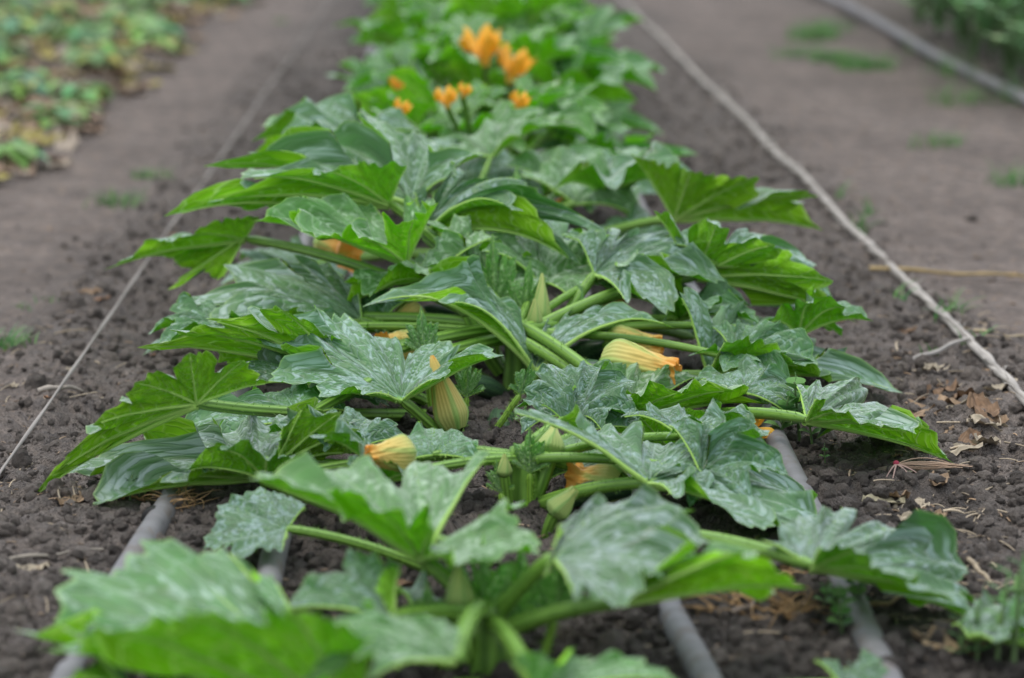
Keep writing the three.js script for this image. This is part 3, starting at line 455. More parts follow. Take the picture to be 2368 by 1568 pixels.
  addFruit(P.plant, at(1230, 880, 3.34), at(1320, 822, 3.32), at(1412, 806, 3.28), 0.021, M.fruit);
  addBlossom(P.plant, at(1300, 912, 3.12), at(1410, 880, 3.08), 0.017, { open: 0.2, wilt: 0.6, hue: 0.3, seed: 12 });
  addFruit(P.plant, at(1095, 775, 3.42), at(1040, 735, 3.42), at(968, 730, 3.40), 0.021, M.fruitPale, at(1160, 850, 3.36));
  addBlossom(P.plant, at(965, 728, 3.38), at(905, 752, 3.34), 0.024, { open: 0.2, wilt: 0.6, hue: 0.5, seed: 15, sag: 0.3 });
  addBlossom(P.plant, at(950, 815, 3.26), at(872, 810, 3.22), 0.027, { open: 0.2, wilt: 0.6, hue: 0.5, seed: 18 });
  addBlossom(P.plant, at(1250, 752, 3.3), at(1253, 632, 3.32), 0.0125, { name: 'flower_bud', green: 1.5, open: 0.03, wilt: 0, hue: -0.3, seed: 20, stalk: at(1235, 860, 3.3), sr: 0.005 });
  addBlossom(P.plant, at(1236, 755, 3.27), at(1236, 690, 3.27), 0.010, { name: 'flower_bud', green: 1.5, open: 0.03, wilt: 0, hue: -0.3, seed: 22, stalk: at(1225, 860, 3.28), sr: 0.004 });
  addBlossom(P.plant, at(1085, 728, 3.3), at(1058, 600, 3.32), 0.0165, { name: 'flower_bud', green: 1.5, open: 0.03, wilt: 0, hue: -0.3, seed: 24, stalk: at(1155, 860, 3.3), sr: 0.009 });
  addBlossom(P.plant, at(1355, 730, 3.4), at(1455, 675, 3.38), 0.02, { open: 0.05, wilt: 0.1, hue: 0.4, seed: 26, stalk: at(1230, 830, 3.38), sr: 0.006 });
  addFruit(P.plant, at(1185, 985, 3.2), at(1150, 950, 3.14), at(1155, 1010, 3.06), 0.019, M.fruitPale);
  addFruit(P.plant, at(1175, 925, 3.24), at(1130, 890, 3.2), at(1075, 885, 3.16), 0.0145, M.fruitPale);
}
// --- plant B
{
  const P = mkPlant(1205, 1205, 'zucchini plant whose broad silver leaf lies over the taped drip pipe', 23, 0.07);
  hero(P, 2.72, [592, 1102], [[655, 1060, 0.0], [825, 960, 0.05], [735, 918, 0.12], [540, 985, 0.15], [350, 985, 0.15], [150, 1072, 0.04], [215, 1150, -0.06], [370, 1105, -0.08], [480, 1080, -0.08]], { s: 0.26, f: 0.08, arch: 0.03, base: [1130, 1290, 2.36], via3: [800, 1185, 2.54] });
  hero(P, 2.72, [640, 1070], [[655, 985, -0.03], [705, 935, -0.06], [790, 945, -0.07], [830, 985, -0.06], [805, 1040, -0.03], [730, 1068, 0.0]], { s: 0.06, f: 0.04, arch: 0.02, notch: 0.05, ruffle: 0.03, kind: 0, base: [1000, 1110, 2.7], pr: 0.006 });
  hero(P, 2.66, [1000, 1050], [[880, 1090, -0.03], [900, 1020, 0.05], [1000, 985, 0.08], [1090, 1010, 0.05], [1110, 1070, -0.02]], { s: 0.14, f: 0.1, kind: 0, tint: [0.9, 1, 0.9], pr: 0.006 });
  hero(P, 2.7, [1330, 1085], [[1250, 1120, -0.03], [1270, 1030, 0.04], [1360, 1000, 0.1], [1450, 1030, 0.06], [1440, 1110, -0.03]], { s: 0.14, f: 0.1, tint: FRESH, pr: 0.007 });
  hero(P, 2.46, [662, 1222], [[705, 1165, 0.03], [600, 1120, 0.08], [500, 1160, 0.08], [470, 1262, 0.0], [560, 1285, -0.06], [650, 1270, -0.06]], { s: 0.14, f: 0.06, arch: 0.02, notch: 0.08, tint: [0.85, 0.9, 0.9], base: [1000, 1320, 2.45], pr: 0.006 });
  hero(P, 2.58, [1500, 1115], [[1178, 938, -0.02], [1340, 985, 0.1], [1520, 1020, 0.2], [1700, 1000, 0.24], [1820, 1075, 0.18], [1900, 1160, 0.1], [2000, 1285, -0.08], [1740, 1205, -0.14], [1560, 1140, -0.1]], { s: 0.24, f: 0.08, arch: 0.1, base: [1215, 1180, 2.68] });
  hero(P, 2.24, [1880, 1308], [[1760, 1240, 0.05], [1850, 1180, 0.14], [1960, 1158, 0.19], [2110, 1205, 0.2], [2245, 1300, 0.15], [2262, 1425, 0.0], [2215, 1380, -0.05], [2090, 1322, -0.09], [2010, 1265, -0.11], [1900, 1258, -0.08]], { s: 0.14, f: 0.06, arch: 0.04, base: [1260, 1250, 2.66] });
  hero(P, 2.82, [1330, 1010], [[1250, 930, -0.02], [1330, 900, 0.08], [1460, 905, 0.1], [1480, 990, 0.02]], { s: 0.3, f: 0.12, tint: [0.75, 0.85, 0.85] });
  hero(P, 2.14, [2240, 1470], [[2200, 1440, 0.05], [2330, 1400, 0.12], [2420, 1470, 0.0], [2300, 1480, -0.05]], { s: 0.2, f: 0.1, base: [2420, 1500, 2.1], pr: 0.005 });
  young(P, 1225, 1130, 2.66, 0.07, 0.0); young(P, 1200, 1165, 2.64, 0.05, -0.1);
  for (const [az, re, h] of [[-0.4, 0.2, 0.06], [-1.2, 0.2, 0.06], [2.7, 0.16, 0.05], [Math.PI + 0.3, 0.2, 0.05], [0.25, 0.2, 0.05], [Math.PI - 0.1, 0.28, 0.04]]) wild(P, az, re, h, 0.10, { lod: 1, tint: [0.8, 0.88, 0.85] });
  addBlossom(P.plant, at(1270, 1055, 2.68), at(1280, 985, 2.7), 0.0165, { name: 'flower_bud', green: 1.5, open: 0.05, wilt: 0, hue: -0.3, seed: 41, stalk: at(1220, 1180, 2.68), sr: 0.0075 });
  addBlossom(P.plant, at(1166, 1100, 2.64), at(1166, 1050, 2.64), 0.008, { name: 'flower_bud', green: 1.6, open: 0.05, wilt: 0, hue: -0.3, seed: 43, stalk: at(1185, 1190, 2.66), sr: 0.0045 });
  addBlossom(P.plant, at(1280, 1190, 2.58), at(1330, 1130, 2.58), 0.013, { name: 'flower_bud', green: 1.7, open: 0.1, wilt: 0.1, hue: -0.3, seed: 45, stalk: at(1270, 1260, 2.6), sr: 0.005 });
  addBlossom(P.plant, at(948, 1048, 2.58), at(850, 1056, 2.55), 0.019, { open: 0.12, wilt: 0.6, hue: 0.3, seed: 47 });
  addFruit(P.plant, at(1460, 1135, 2.66), at(1380, 1128, 2.66), at(1300, 1160, 2.66), 0.0135, M.fruitPale);
  addBlossom(P.plant, at(1440, 1120, 2.66), at(1330, 1110, 2.7), 0.02, { open: 0.3, wilt: 0.6, hue: 0.8, seed: 49 });
  addFruit(P.plant, at(1150, 1270, 2.6), at(1170, 1300, 2.56), at(1205, 1330, 2.52), 0.0165, M.fruitPale);
  const cup = part('blossom', openFlowerGeo(at(1715, 1000, 2.98).sub(P.plant.position), V3(0.5, 0.35, 0.2), 0.04, 3), M.petal, P.plant); cup.userData = {};
}
// --- plant C, nearest the camera
{
  const P = mkPlant(1130, 1560, 'zucchini plant with thick bare petioles and a slim green bud, next to two bare pipes', 37, 0.06);
  hero(P, 2.2, [975, 1290], [[1130, 1038, 0.18], [960, 1050, 0.22], [760, 1070, 0.13], [586, 1094, 0.0], [870, 1165, -0.11], [1015, 1212, -0.13], [1060, 1292, -0.15], [1245, 1268, -0.05], [1205, 1150, 0.07]], { s: 0.14, f: 0.06, arch: 0.06, tint: FRESH });
  hero(P, 2.12, [1280, 1290], [[1262, 1330, -0.05], [1300, 1200, 0.1], [1420, 1150, 0.18], [1560, 1150, 0.2], [1640, 1240, 0.1], [1600, 1310, -0.02], [1420, 1390, -0.12], [1330, 1370, -0.12]], { s: 0.16, f: 0.05, arch: 0.06 });
  hero(P, 2.1, [1440, 1390], [[1500, 1330, 0.06], [1600, 1250, -0.04], [1720, 1265, -0.08], [1858, 1342, -0.02], [1780, 1350, 0.06]], { s: 0.16, f: 0.08, arch: 0.02, tint: FRESH });
  hero(P, 1.92, [830, 1690], [[860, 1460, -0.08], [660, 1375, -0.14], [440, 1390, -0.14], [240, 1430, -0.1], [100, 1470, -0.02], [40, 1425, 0.06], [150, 1290, 0.14], [330, 1225, 0.2], [500, 1240, 0.22], [610, 1320, 0.14]], { s: 0.06, f: 0.03, arch: 0.04, notch: 0.1, kind: 0, tint: [1.15, 1.1, 1], base: [1110, 1590, 2.12] });
  hero(P, 2.08, [905, 1430], [[600, 1420, 0.02], [700, 1330, 0.1], [860, 1262, 0.12], [920, 1300, 0.08], [880, 1390, -0.02]], { s: 0.18, f: 0.08 });
  hero(P, 1.9, [1050, 1530], [[1070, 1450, 0.04], [900, 1420, 0.06], [740, 1440, -0.02], [700, 1560, -0.08], [850, 1560, -0.1]], { s: 0.18, f: 0.08, tint: FRESH });
  hero(P, 1.9, [1250, 1620], [[1185, 1530, -0.05], [1330, 1515, 0.06], [1490, 1525, 0.06], [1570, 1570, 0.0]], { s: 0.2, f: 0.12, tint: FRESH });
  hero(P, 1.9, [300, 1600], [[140, 1440, 0.0], [240, 1445, 0.05], [260, 1520, 0.03], [130, 1590, -0.05]], { s: 0.15, f: 0.06, base: [700, 1620, 2.05] });
  hero(P, 2.2, [960, 1400], [[900, 1360, 0.1], [1000, 1370, 0.1], [1010, 1450, 0], [900, 1480, -0.05]], { s: 0.15, f: 0.08, tint: [0.8, 0.85, 0.85] });
  hero(P, 2.05, [1950, 1590], [[1880, 1520, 0.05], [1960, 1545, 0.08], [2050, 1520, 0.05], [2060, 1580, 0]], { s: 0.2, f: 0.1, base: [1500, 1650, 2.1] });
  young(P, 1110, 1530, 2.18, 0.12, 0.01); young(P, 1160, 1500, 2.2, 0.10, 0.06); young(P, 1220, 1490, 2.16, 0.09, 0.12); young(P, 1060, 1540, 2.16, 0.08, -0.1);
  addBlossom(P.plant, at(1062, 1410, 2.16), at(1058, 1300, 2.17), 0.0125, { name: 'flower_bud', green: 1.5, open: 0.03, wilt: 0, hue: -0.3, seed: 61, stalk: at(1085, 1520, 2.16), sr: 0.008 });
}
// --- plant D, just behind the focus
{
  const P = mkPlant(1075, 690, 'low zucchini plant between the high arching leaves and the stalked small orange flowers', 51, 0.08);
  hero(P, 3.85, [1560, 505], [[1462, 352, -0.02], [1600, 392, -0.08], [1750, 402, -0.09], [1888, 440, -0.06], [1898, 520, 0.02], [1760, 492, 0.08]], { s: 0.16, f: 0.05, arch: 0.04, base: [1250, 600, 4.0] });
  hero(P, 4.0, [1330, 470], [[1200, 400, 0], [1300, 380, 0.1], [1450, 420, 0.1], [1480, 500, 0.0]], { s: 0.3, f: 0.15, tint: FRESH });
  hero(P, 4.1, [800, 420], [[600, 450, 0], [560, 370, 0.1], [700, 330, 0.15], [850, 370, 0.1]], { s: 0.3, f: 0.15 });
  hero(P, 3.9, [700, 620], [[500, 660, 0], [560, 590, 0.1], [720, 570, 0.1], [800, 640, 0]], { s: 0.3, f: 0.15, tint: [0.85, 0.9, 0.85] });
  hero(P, 3.9, [1450, 560], [[1330, 600, 0], [1380, 520, 0.1], [1520, 500, 0.1], [1580, 580, 0]], { s: 0.3, f: 0.15, tint: [0.9, 0.95, 0.9] });
  for (let k = 0; k < 9; k++) wild(P, -Math.PI / 2 + (k / 8 - 0.5) * 3.0, 0.10 + 0.24 * P.R(), 0.10 + 0.16 * P.R(), 0.13 + 0.06 * P.R(), { tint: k % 2 ? FRESH : [1, 1, 1], tilt: 0.25 * (P.R() - 0.3) });
  young(P, 1110, 570, 3.95, 0.12, 0.02, { lod: 0.5 }); young(P, 1180, 590, 3.9, 0.14, 0.03, { lod: 0.5 }); young(P, 1060, 570, 3.98, 0.12, -0.04, { lod: 0.5 });
  addBlossom(P.plant, at(735, 560, 3.75), at(810, 580, 3.72), 0.02, { open: 0.5, wilt: 0.4, hue: 0.95, seed: 71 });
  addBlossom(P.plant, at(1270, 560, 4.0), at(1240, 490, 4.02), 0.024, { open: 0.5, wilt: 0.4, hue: 0.95, seed: 73 });
}
// --- the plants behind, each with its own leaves and blossoms
{
  const R = mulberry(4242);
  const labels = [
    'zucchini plant with several small orange flowers on thin stalks',
    'zucchini plant carrying the pair of big open orange flowers',
    'zucchini plant next in the row after the pair of big orange flowers',
    'second zucchini plant in the row after the pair of big orange flowers',
    'zucchini plant with a few pale yellow blossoms near the end of the row',
    'second of the zucchini plants beyond the pale yellow blossoms', 'zucchini plant at the far end of the row in view'];
  [4.65, 5.4, 6.2, 7.05, 7.95, 9.0, 10.1].forEach((w, i) => {
    const x = ROW_X + 0.05 * noise(w * 2, 4) + 0.05 * i / 6, pos = ground(x, w);
    const plant = thing('zucchini_plant', pos, labels[i], 'zucchini plant', 'zucchini plants in the row');
    const P = { plant, ...crownStem(plant, 300 + i) }, n = 22;
    for (let k = 0; k < n; k++) {
      const az = k * 2.399 + R() * 0.5, inner = k / n; // golden angle, inner leaves higher
      const reach = lerp(0.27, 0.07, inner) * (0.75 + 0.5 * R()), height = lerp(0.07, i ? 0.27 : 0.21, Math.sqrt(inner)) * (0.85 + 0.3 * R());
      wild(P, az, reach, height, lerp(0.165, 0.12, inner) * (0.8 + 0.4 * R()), { tint: inner > 0.45 ? [1.25, 1.25, 0.75] : [1.05, 1.12, 0.8], cup: 0.42 });
    }
    const flowers = [[[1035, 250, 0.024], [1195, 255, 0.022], [925, 270, 0.02], [1125, 378, 0.016], [1070, 225, 0.016]], [[1122, 150, 0.052], [1178, 190, 0.048], [912, 210, 0.02]], [[1085, 215, 0.016]], [[1235, 80, 0.024], [1190, 85, 0.022]], [[1085, 35, 0.045], [1130, 45, 0.035]], [[950, 25, 0.05]], []][i];
    flowers.forEach(([px, py, sz], k) => {
      const b = at(px, py, w - 0.33); if (b.y < (i > 1 ? 0.27 : 0.16)) b.y = i > 1 ? 0.27 : 0.16;
      { const fl = part('open_flower', openFlowerGeo(b.clone().sub(pos), V3(0.3 * (k ? 1 : -0.3), 1, 0.3), sz * 1.75, i * 3 + k), M.petal, plant); part('stalk', paint(tube(bez2(V3(0, 0.05, 0), b.clone().sub(pos).multiplyScalar(0.5).add(V3(0, 0.05, 0)), b.clone().sub(pos)), 8, 8, () => 0.006), [1, 1, 1]), M.stalk, fl); }
    });
  });
}

// ---------------------------------------------------------------- weeds, grass, dry leaves, straw, clods
const leafletGeo = (p, dir, up, len, wid, c, bend = 0.2) => { const d = dir.clone().normalize(), sd = d.clone().cross(up).normalize(); return gridGeo(4, 5, (u, v) => { const h = Math.sin(Math.PI * Math.pow(v * 0.96 + 0.02, 0.85)) * wid, x = (u - 0.5) * 2; return p.clone().addScaledVector(d, v * len).addScaledVector(sd, x * h).addScaledVector(up, 0.25 * Math.abs(x) * h - bend * len * v * v); }, () => c).toNonIndexed(); };
const bladeGeo = (p, lean, h, wid, c) => gridGeo(2, 5, (u, v) => p.clone().add(V3(lean.x * v * v, h * v * (1 - 0.25 * v), lean.z * v * v)).add(V3((u - 0.5) * wid * (1 - v * 0.92), 0, (u - 0.5) * wid * 0.5)), () => c).toNonIndexed();
const GREEN = [[0.10, 0.25, 0.05], [0.13, 0.30, 0.07], [0.08, 0.22, 0.06]];
function seedling(pos, h, n, R, label, group, round = 0.5) {
  const t = thing('seedling_weed', pos, label, 'weed', group), lean = V3((R() - 0.5) * 0.4 * h, 0, (R() - 0.5) * 0.4 * h), top = (v) => V3(lean.x * v, h * v, lean.z * v), gs = [];
  for (let k = 0; k < n; k++) { const v = 0.3 + 0.7 * k / n, a = k * 1.57 + (k & 1 ? 0.2 : 0), p = top(v); for (const s of [0, Math.PI]) gs.push(leafletGeo(p, V3(Math.cos(a + s), 0.45 + 0.5 * v, Math.sin(a + s)), V3(0, 1, 0), h * (0.42 - 0.12 * v) * (0.8 + 0.4 * R()), h * 0.28 * round * (1.1 - 0.4 * v), GREEN[Math.floor(R() * 3)].map((c) => c * (0.9 + 0.3 * R())))); }
  gs.push(leafletGeo(top(1), V3(0.2, 1, 0.1), V3(1, 0, 0), h * 0.2, h * 0.06, GREEN[1]));
  part('leaves', mergeGeometries(gs), M.weed, t);
  part('stem', paint(tube(bez2(V3(0, -0.008, 0), top(0.5), top(1)), 6, 6, (q) => h * 0.022 * (1.2 - q * 0.6) + 0.0004), [0.16, 0.26, 0.09]), M.weed, t);
  return t;
}
function grassTuft(pos, h, n, R, label, group, sp = 0.35) { const gs = []; for (let k = 0; k < n; k++) { const a = R() * 6.3, l = h * (0.3 + 0.6 * R()); gs.push(bladeGeo(V3((R() + R() - 1) * h * sp, -0.004, (R() + R() - 1) * h * sp), V3(Math.cos(a) * l, 0, Math.sin(a) * l), h * (0.5 + 0.6 * R()), 0.0028 + 0.002 * R(), GREEN[Math.floor(R() * 3)].map((c) => c * (0.8 + 0.5 * R())))); } const m = solo('grass_tuft', mergeGeometries(gs), M.weed, label, 'grass', group); m.position.copy(pos); return m; }
function dryLeafGeo(size, R, c) { const sd = R() * 40; return gridGeo(22, 14, (u, v) => { const a = (u - 0.5) * 5.6, lobes = 0.72 + 0.28 * Math.abs(Math.cos(a * 2.3 + sd)) - 0.18 * Math.abs(noise(a * 4, sd)), r = size * v * lobes, x = Math.cos(a) * r, z = Math.sin(a) * r; return V3(x * 1.25, size * (0.42 * v * noise(x / size * 2.4, z / size * 2.4, sd) + 0.16 * noise(x / size * 7, z / size * 7, sd) * v + 0.12 * v * v), z * (0.62 + 0.25 * noise(x / size * 2, sd))); }, (u, v) => { const k = 0.75 + 0.5 * noise(u * 9, v * 6, sd) + 0.2 * noise(u * 30, v * 20, sd); return c.map((q) => q * k); }); }
function dryLeaf(px, py, size, c, R, label, rot = R() * 6) { const p = onGround(px, py); p.y = soilY(p.x, -p.z) + size * 0.06; const m = solo('dry_leaf', dryLeafGeo(size, R, c), M.dry, label, 'dry leaf'); m.position.copy(p); m.rotation.set((R() - 0.5) * 0.5, rot, (R() - 0.5) * 0.5); return m; }
const gp = (px, py) => { const p = onGround(px, py); p.y = soilY(p.x, -p.z); return p; };
{
  const R = mulberry(2024), TAN = [0.36, 0.25, 0.16], PALE = [0.46, 0.39, 0.29], BROWN = [0.24, 0.15, 0.09];
  dryLeaf(165, 1190, 0.034, TAN, R, 'crumpled tan dry leaf on clods beside the taped pipe');
  dryLeaf(78, 1358, 0.020, PALE, R, 'small pale torn dry leaf among the clods');
  dryLeaf(2185, 1535, 0.032, [0.42, 0.30, 0.18], R, 'crumpled golden brown dry leaf below a leafy weed');
  dryLeaf(930, 1375, 0.022, BROWN, R, 'dark brown curled dry leaf under the petioles');
  dryLeaf(2060, 1115, 0.034, PALE, R, 'pale withered leaf beside a pink stemmed pulled seedling');
  dryLeaf(2210, 1070, 0.032, PALE, R, 'pale dry leaf touching the drooping leaf tip');
  dryLeaf(2040, 1190, 0.026, [0.40, 0.36, 0.24], R, 'greenish dried leaf under the pink stem');
  dryLeaf(2250, 960, 0.034, TAN, R, 'large crumpled dry leaf near the pale rope');
  dryLeaf(2180, 925, 0.03, BROWN, R, 'brown dry leaf pile piece behind the drooping leaf');
  dryLeaf(2300, 1010, 0.026, TAN, R, 'tan curled dry leaf right next to the rope');
  dryLeaf(2150, 1375, 0.018, [0.38, 0.24, 0.15], R, 'small orange brown dry leaf beside straw');
  dryLeaf(210, 690, 0.02, TAN, R, 'tan leaf scrap near the thin string');
  dryLeaf(355, 1180, 0.02, BROWN, R, 'brown leaf scrap against the taped pipe');
  for (let k = 0; k < 26; k++) { const l = k % 2; let px = l ? 30 + R() * 330 : 2020 + R() * 330, py = l ? 640 + R() * 560 : 560 + R() * 520; const m = dryLeaf(px, py, 0.007 + 0.009 * R(), [TAN, PALE, BROWN, [0.40, 0.22, 0.12]][k % 4], R, 'tiny dry leaf scrap lying on the tilled soil'); m.userData.group = 'tiny dry leaf scraps'; }
  for (let k = 0; k < 22; k++) { const m = dryLeaf(2095 + R() * 240, 880 + R() * 190, 0.016 + 0.02 * R(), [TAN, PALE, BROWN, PALE][k % 4], R, 'crumpled dry leaf in the litter heap beside the pale rope'); m.userData.group = 'dry leaves heaped beside the rope'; }
  for (let k = 0; k < 10; k++) { const m = dryLeaf(1990 + R() * 190, 1080 + R() * 150, 0.012 + 0.016 * R(), [TAN, PALE][k % 2], R, 'withered leaf scrap around the pulled seedling'); m.userData.group = 'withered scraps around the pulled seedling'; }
  // curled dry grass clumps
  for (const [px, py, sz, l] of [[1725, 1440, 0.05, 'tangle of curled dry grass between the two pipes'], [1820, 1450, 0.035, 'small dry grass tangle leaning by the taped pipe'], [425, 1215, 0.035, 'dry curled grass beside the taped pipe on the string side'], [1790, 1350, 0.03, 'dry root tangle under the leaf over the pipe']]) {
    const gs = []; for (let k = 0; k < 34; k++) { const a = R() * 6.28, p = V3((R() - 0.5) * sz, 0, (R() - 0.5) * sz), e = p.clone().add(V3(Math.cos(a) * sz, sz * (0.1 + 0.5 * R()), Math.sin(a) * sz)), m = p.clone().lerp(e, 0.5).add(V3((R() - 0.5) * sz, sz * 0.5 * R(), (R() - 0.5) * sz)); const kk = 0.7 + 0.6 * R(); gs.push(tube(bez2(p, m, e), 7, 4, (t) => 0.0011 * (1.2 - t), { cap: false, color: () => [0.36 * kk, 0.23 * kk, 0.11 * kk] }).toNonIndexed()); }
    const m = solo('dry_grass_tangle', mergeGeometries(gs), M.dry, l, 'dry grass'); m.position.copy(gp(px, py));
  }
  { // pulled seedling with pink roots
    const b = gp(2070, 1135), t = thing('pulled_seedling', b, 'pulled pink stemmed seedling lying on the soil', 'weed'); const gs = [];
    for (const [x, z, h] of [[-0.03, 0.05, 0.02], [0.025, 0.06, 0.012], [0.05, 0.045, 0.015], [-0.02, 0.07, 0.01]]) gs.push(paint(tube(bez2(V3(0, 0.024, 0), V3(x * 0.4, 0.028, z * 0.5), V3(x, h * 0.3, z)), 8, 6, (q) => 0.0018 * (1.2 - q * 0.8)), [0.36, 0.25, 0.22]).toNonIndexed());
    t.scale.setScalar(0.62); part('stem', mergeGeometries(gs), M.dry, t);
    part('root_ball', paint(new THREE.SphereGeometry(0.006, 12, 8).translate(0, 0.026, 0), [0.28, 0.03, 0.06]), M.dry, t);
    const ds = []; for (let k = 0; k < 16; k++) { const a = -0.6 + R(); ds.push(tube(bez2(V3(0, 0.024, 0), V3(0.05, 0.045 * R(), -0.02), V3(0.10 + 0.05 * R(), 0.012, -0.03 + 0.03 * a)), 7, 4, () => 0.0009, { cap: false, color: () => [0.44, 0.31, 0.22] }).toNonIndexed()); } part('withered_stems', mergeGeometries(ds), M.dry, t);
  }
  // straw
  for (let k = 0; k < 150; k++) {
    const side = R(); let px, py; if (side < 0.62) { px = 2060 + R() * 300; py = 700 + Math.pow(R(), 0.8) * 800; } else if (side < 0.85) { px = R() * 320; py = 760 + R() * 720; } else { px = 1350 + R() * 700; py = 1290 + R() * 270; }
    const p = gp(px, py), L = 0.02 + 0.07 * R() * R(), a = R() * 6.28, r = 0.0006 + 0.0010 * R() * R(), kk = 0.6 + 0.7 * R();
    const e = V3(Math.cos(a) * L, 0.006 * R(), Math.sin(a) * L), m = solo('straw_piece', tube(bez2(V3(0, 0.002, 0), e.clone().multiplyScalar(0.5).add(V3((R() - 0.5) * 0.005, 0.003 + 0.003 * R(), (R() - 0.5) * 0.005)), e), 6, 5, () => r, { color: () => [0.44 * kk, 0.36 * kk, 0.26 * kk] }), M.dry, 'short piece of dry straw lying loose on the soil', 'straw', 'straw pieces on the soil'); m.position.copy(p);
  }
  // long stalks
  for (const [x0, y0, x1, y1, r, c, l] of [[2010, 650, 2400, 662, 0.004, [0.42, 0.31, 0.15], 'long golden stalk lying across the path over the rope'], [2080, 872, 2240, 838, 0.004, [0.40, 0.37, 0.34], 'grey forked stick ending at the pale rope'], [1985, 1440, 2110, 1415, 0.0028, [0.36, 0.25, 0.15], 'bent brown twig beside the taped pipe'], [1760, 1350, 1870, 1320, 0.006, [0.20, 0.18, 0.17], 'dark grey stick between the two bare pipes'], [1690, 1470, 1770, 1430, 0.003, [0.20, 0.16, 0.13], 'thin brown root below the dry grass tangle'], [2150, 1400, 2250, 1345, 0.004, [0.44, 0.36, 0.26], 'pale straw stalk under the leaf tip'], [2230, 1310, 2290, 1360, 0.003, [0.42, 0.34, 0.24], 'pale stalk leaning on clods near the leaf tip'], [90, 940, 190, 925, 0.004, [0.42, 0.37, 0.32], 'pale flat wood sliver beside the thin string'], [1880, 960, 1930, 1040, 0.004, [0.09, 0.08, 0.075], 'dark thin stick leaning under the drooping leaf'], [20, 1340, 240, 1310, 0.0022, [0.34, 0.30, 0.25], 'thin grey stalk across the clods'], [2250, 812, 2400, 818, 0.003, [0.44, 0.36, 0.24], 'pale stalk lying on the path beyond the rope']]) {
    const a = gp(x0, y0), b = gp(x1, y1); a.y += r + 0.004; b.y += r + 0.004; const m = a.clone().lerp(b, 0.5); m.y = Math.max(m.y, soilY(m.x, -m.z) + r + 0.006); m.z += 0.012;
    solo('dry_stalk', tube(spline([a, a.clone().lerp(m, 0.5).add(V3(0, 0.003, 0.004)), m, m.clone().lerp(b, 0.5).add(V3(0, 0.002, -0.006)), b]), 20, 7, (t) => r * (1 - 0.4 * t) * (1 + 0.2 * noise(t * 12, r * 900)), { color: (t) => { const k = 0.85 + 0.35 * noise(t * 14, x0); return c.map((q) => q * k); } }), M.dry, l, 'stalk');
  }
  { // fine litter: fibres, bark and straw bits that nobody could count
    const g = tube(bez2(V3(-0.5, 0, 0), V3(0, 0.12, 0.06), V3(0.5, 0, 0)), 3, 4, () => 0.06), n = 5200, im = new THREE.InstancedMesh(g, M.straw, n), m4 = new THREE.Matrix4(), q = new THREE.Quaternion(), e = new THREE.Euler(); let k = 0;
    while (k < n) { const w = 1.95 + Math.pow(R(), 1.7) * 5, x = 0.1 + (R() - 0.5) * (0.75 + w * 0.42) * 1.25, edge = x > 0.45 ? 1 : x < -0.4 ? 0.7 : 0.35; if (R() > edge * (0.3 + clamp(0.5 + 1.2 * noise(x * 4, w * 4, 70)))) continue; const L = 0.005 + 0.016 * R() * R(), f = L * (0.5 + R()); q.setFromEuler(e.set((R() - 0.5) * 0.5, R() * 6.3, (R() - 0.5) * 0.5)); im.setMatrixAt(k, m4.compose(V3(x, soilY(x, w) + 0.0025, -w), q, V3(L, f * 0.7, f))); const c = 0.3 + 1.0 * R(), t = R(); im.setColorAt(k, new THREE.Color().setRGB(c, c * lerp(0.85, 1, t), c * lerp(0.75, 1.05, t))); k++; }
    im.name = 'fine_plant_litter'; im.castShadow = im.receiveShadow = true; im.userData = { label: 'fine dry plant fibres and bark bits strewn on the soil', category: 'litter', kind: 'stuff' }; scene.add(im);
  }
  // larger clods that can be told apart
  const cg = [clodGeo(3.3), clodGeo(5.1), clodGeo(7.7)];
  for (let k = 0; k < 70; k++) { const l = R(); let px, py; if (l < 0.45) { px = R() * 420; py = 950 + R() * 600; } else if (l < 0.8) { px = 2000 + R() * 360; py = 1050 + R() * 500; } else { px = 1350 + R() * 650; py = 1300 + R() * 260; } const p = gp(px, py), r = 0.006 + 0.010 * R() * R(), m = solo('soil_clod', cg[k % 3], M.clod, 'rounded grey brown clod of earth on the tilled bed', 'soil clod', 'larger clods on the bed'); m.position.copy(p).add(V3(0, r * 0.15, 0)); m.scale.set(r * (0.9 + 0.5 * R()), r, r * (0.9 + 0.4 * R())); m.rotation.set(R() * 6, R() * 6, R() * 6); }
  // weeds near the pipes
  const wl = [[1950, 1500, 0.050, 4, 'tall stemmed seedling with round leaves beside the taped pipe'], [1968, 1450, 0.046, 4, 'seedling with paired round leaves behind the taped pipe'], [1800, 1040, 0.06, 5, 'leafy weed with round leaves under the drooping leaf'], [1850, 1035, 0.075, 6, 'taller leafy weed with round leaves beside the dark stick'], [1880, 1050, 0.05, 4, 'low leafy weed at the petiole of the drooping leaf'], [1908, 1080, 0.022, 2, 'tiny green seedling on bare dark soil'], [1900, 1430, 0.03, 3, 'small weed lying against the taped pipe'], [470, 1140, 0.02, 2, 'tiny seedling beside the taped pipe on the string side'], [300, 1200, 0.03, 3, 'small crumpled weed by the tan dry leaf']];
  for (const [px, py, h, n, l] of wl) seedling(gp(px, py), h, n, R, l, undefined, 0.8);
  const g = 'weeds at the soil edge';
  for (const [px, py, h] of [[2260, 1560, 0.06], [2300, 1575, 0.08], [2340, 1590, 0.1], [2220, 1560, 0.05], [2365, 1540, 0.09]]) seedling(gp(px, py), h, 5, R, 'narrow leaved upright weed beside the golden brown dry leaf', 'narrow leaved weeds', 0.2);
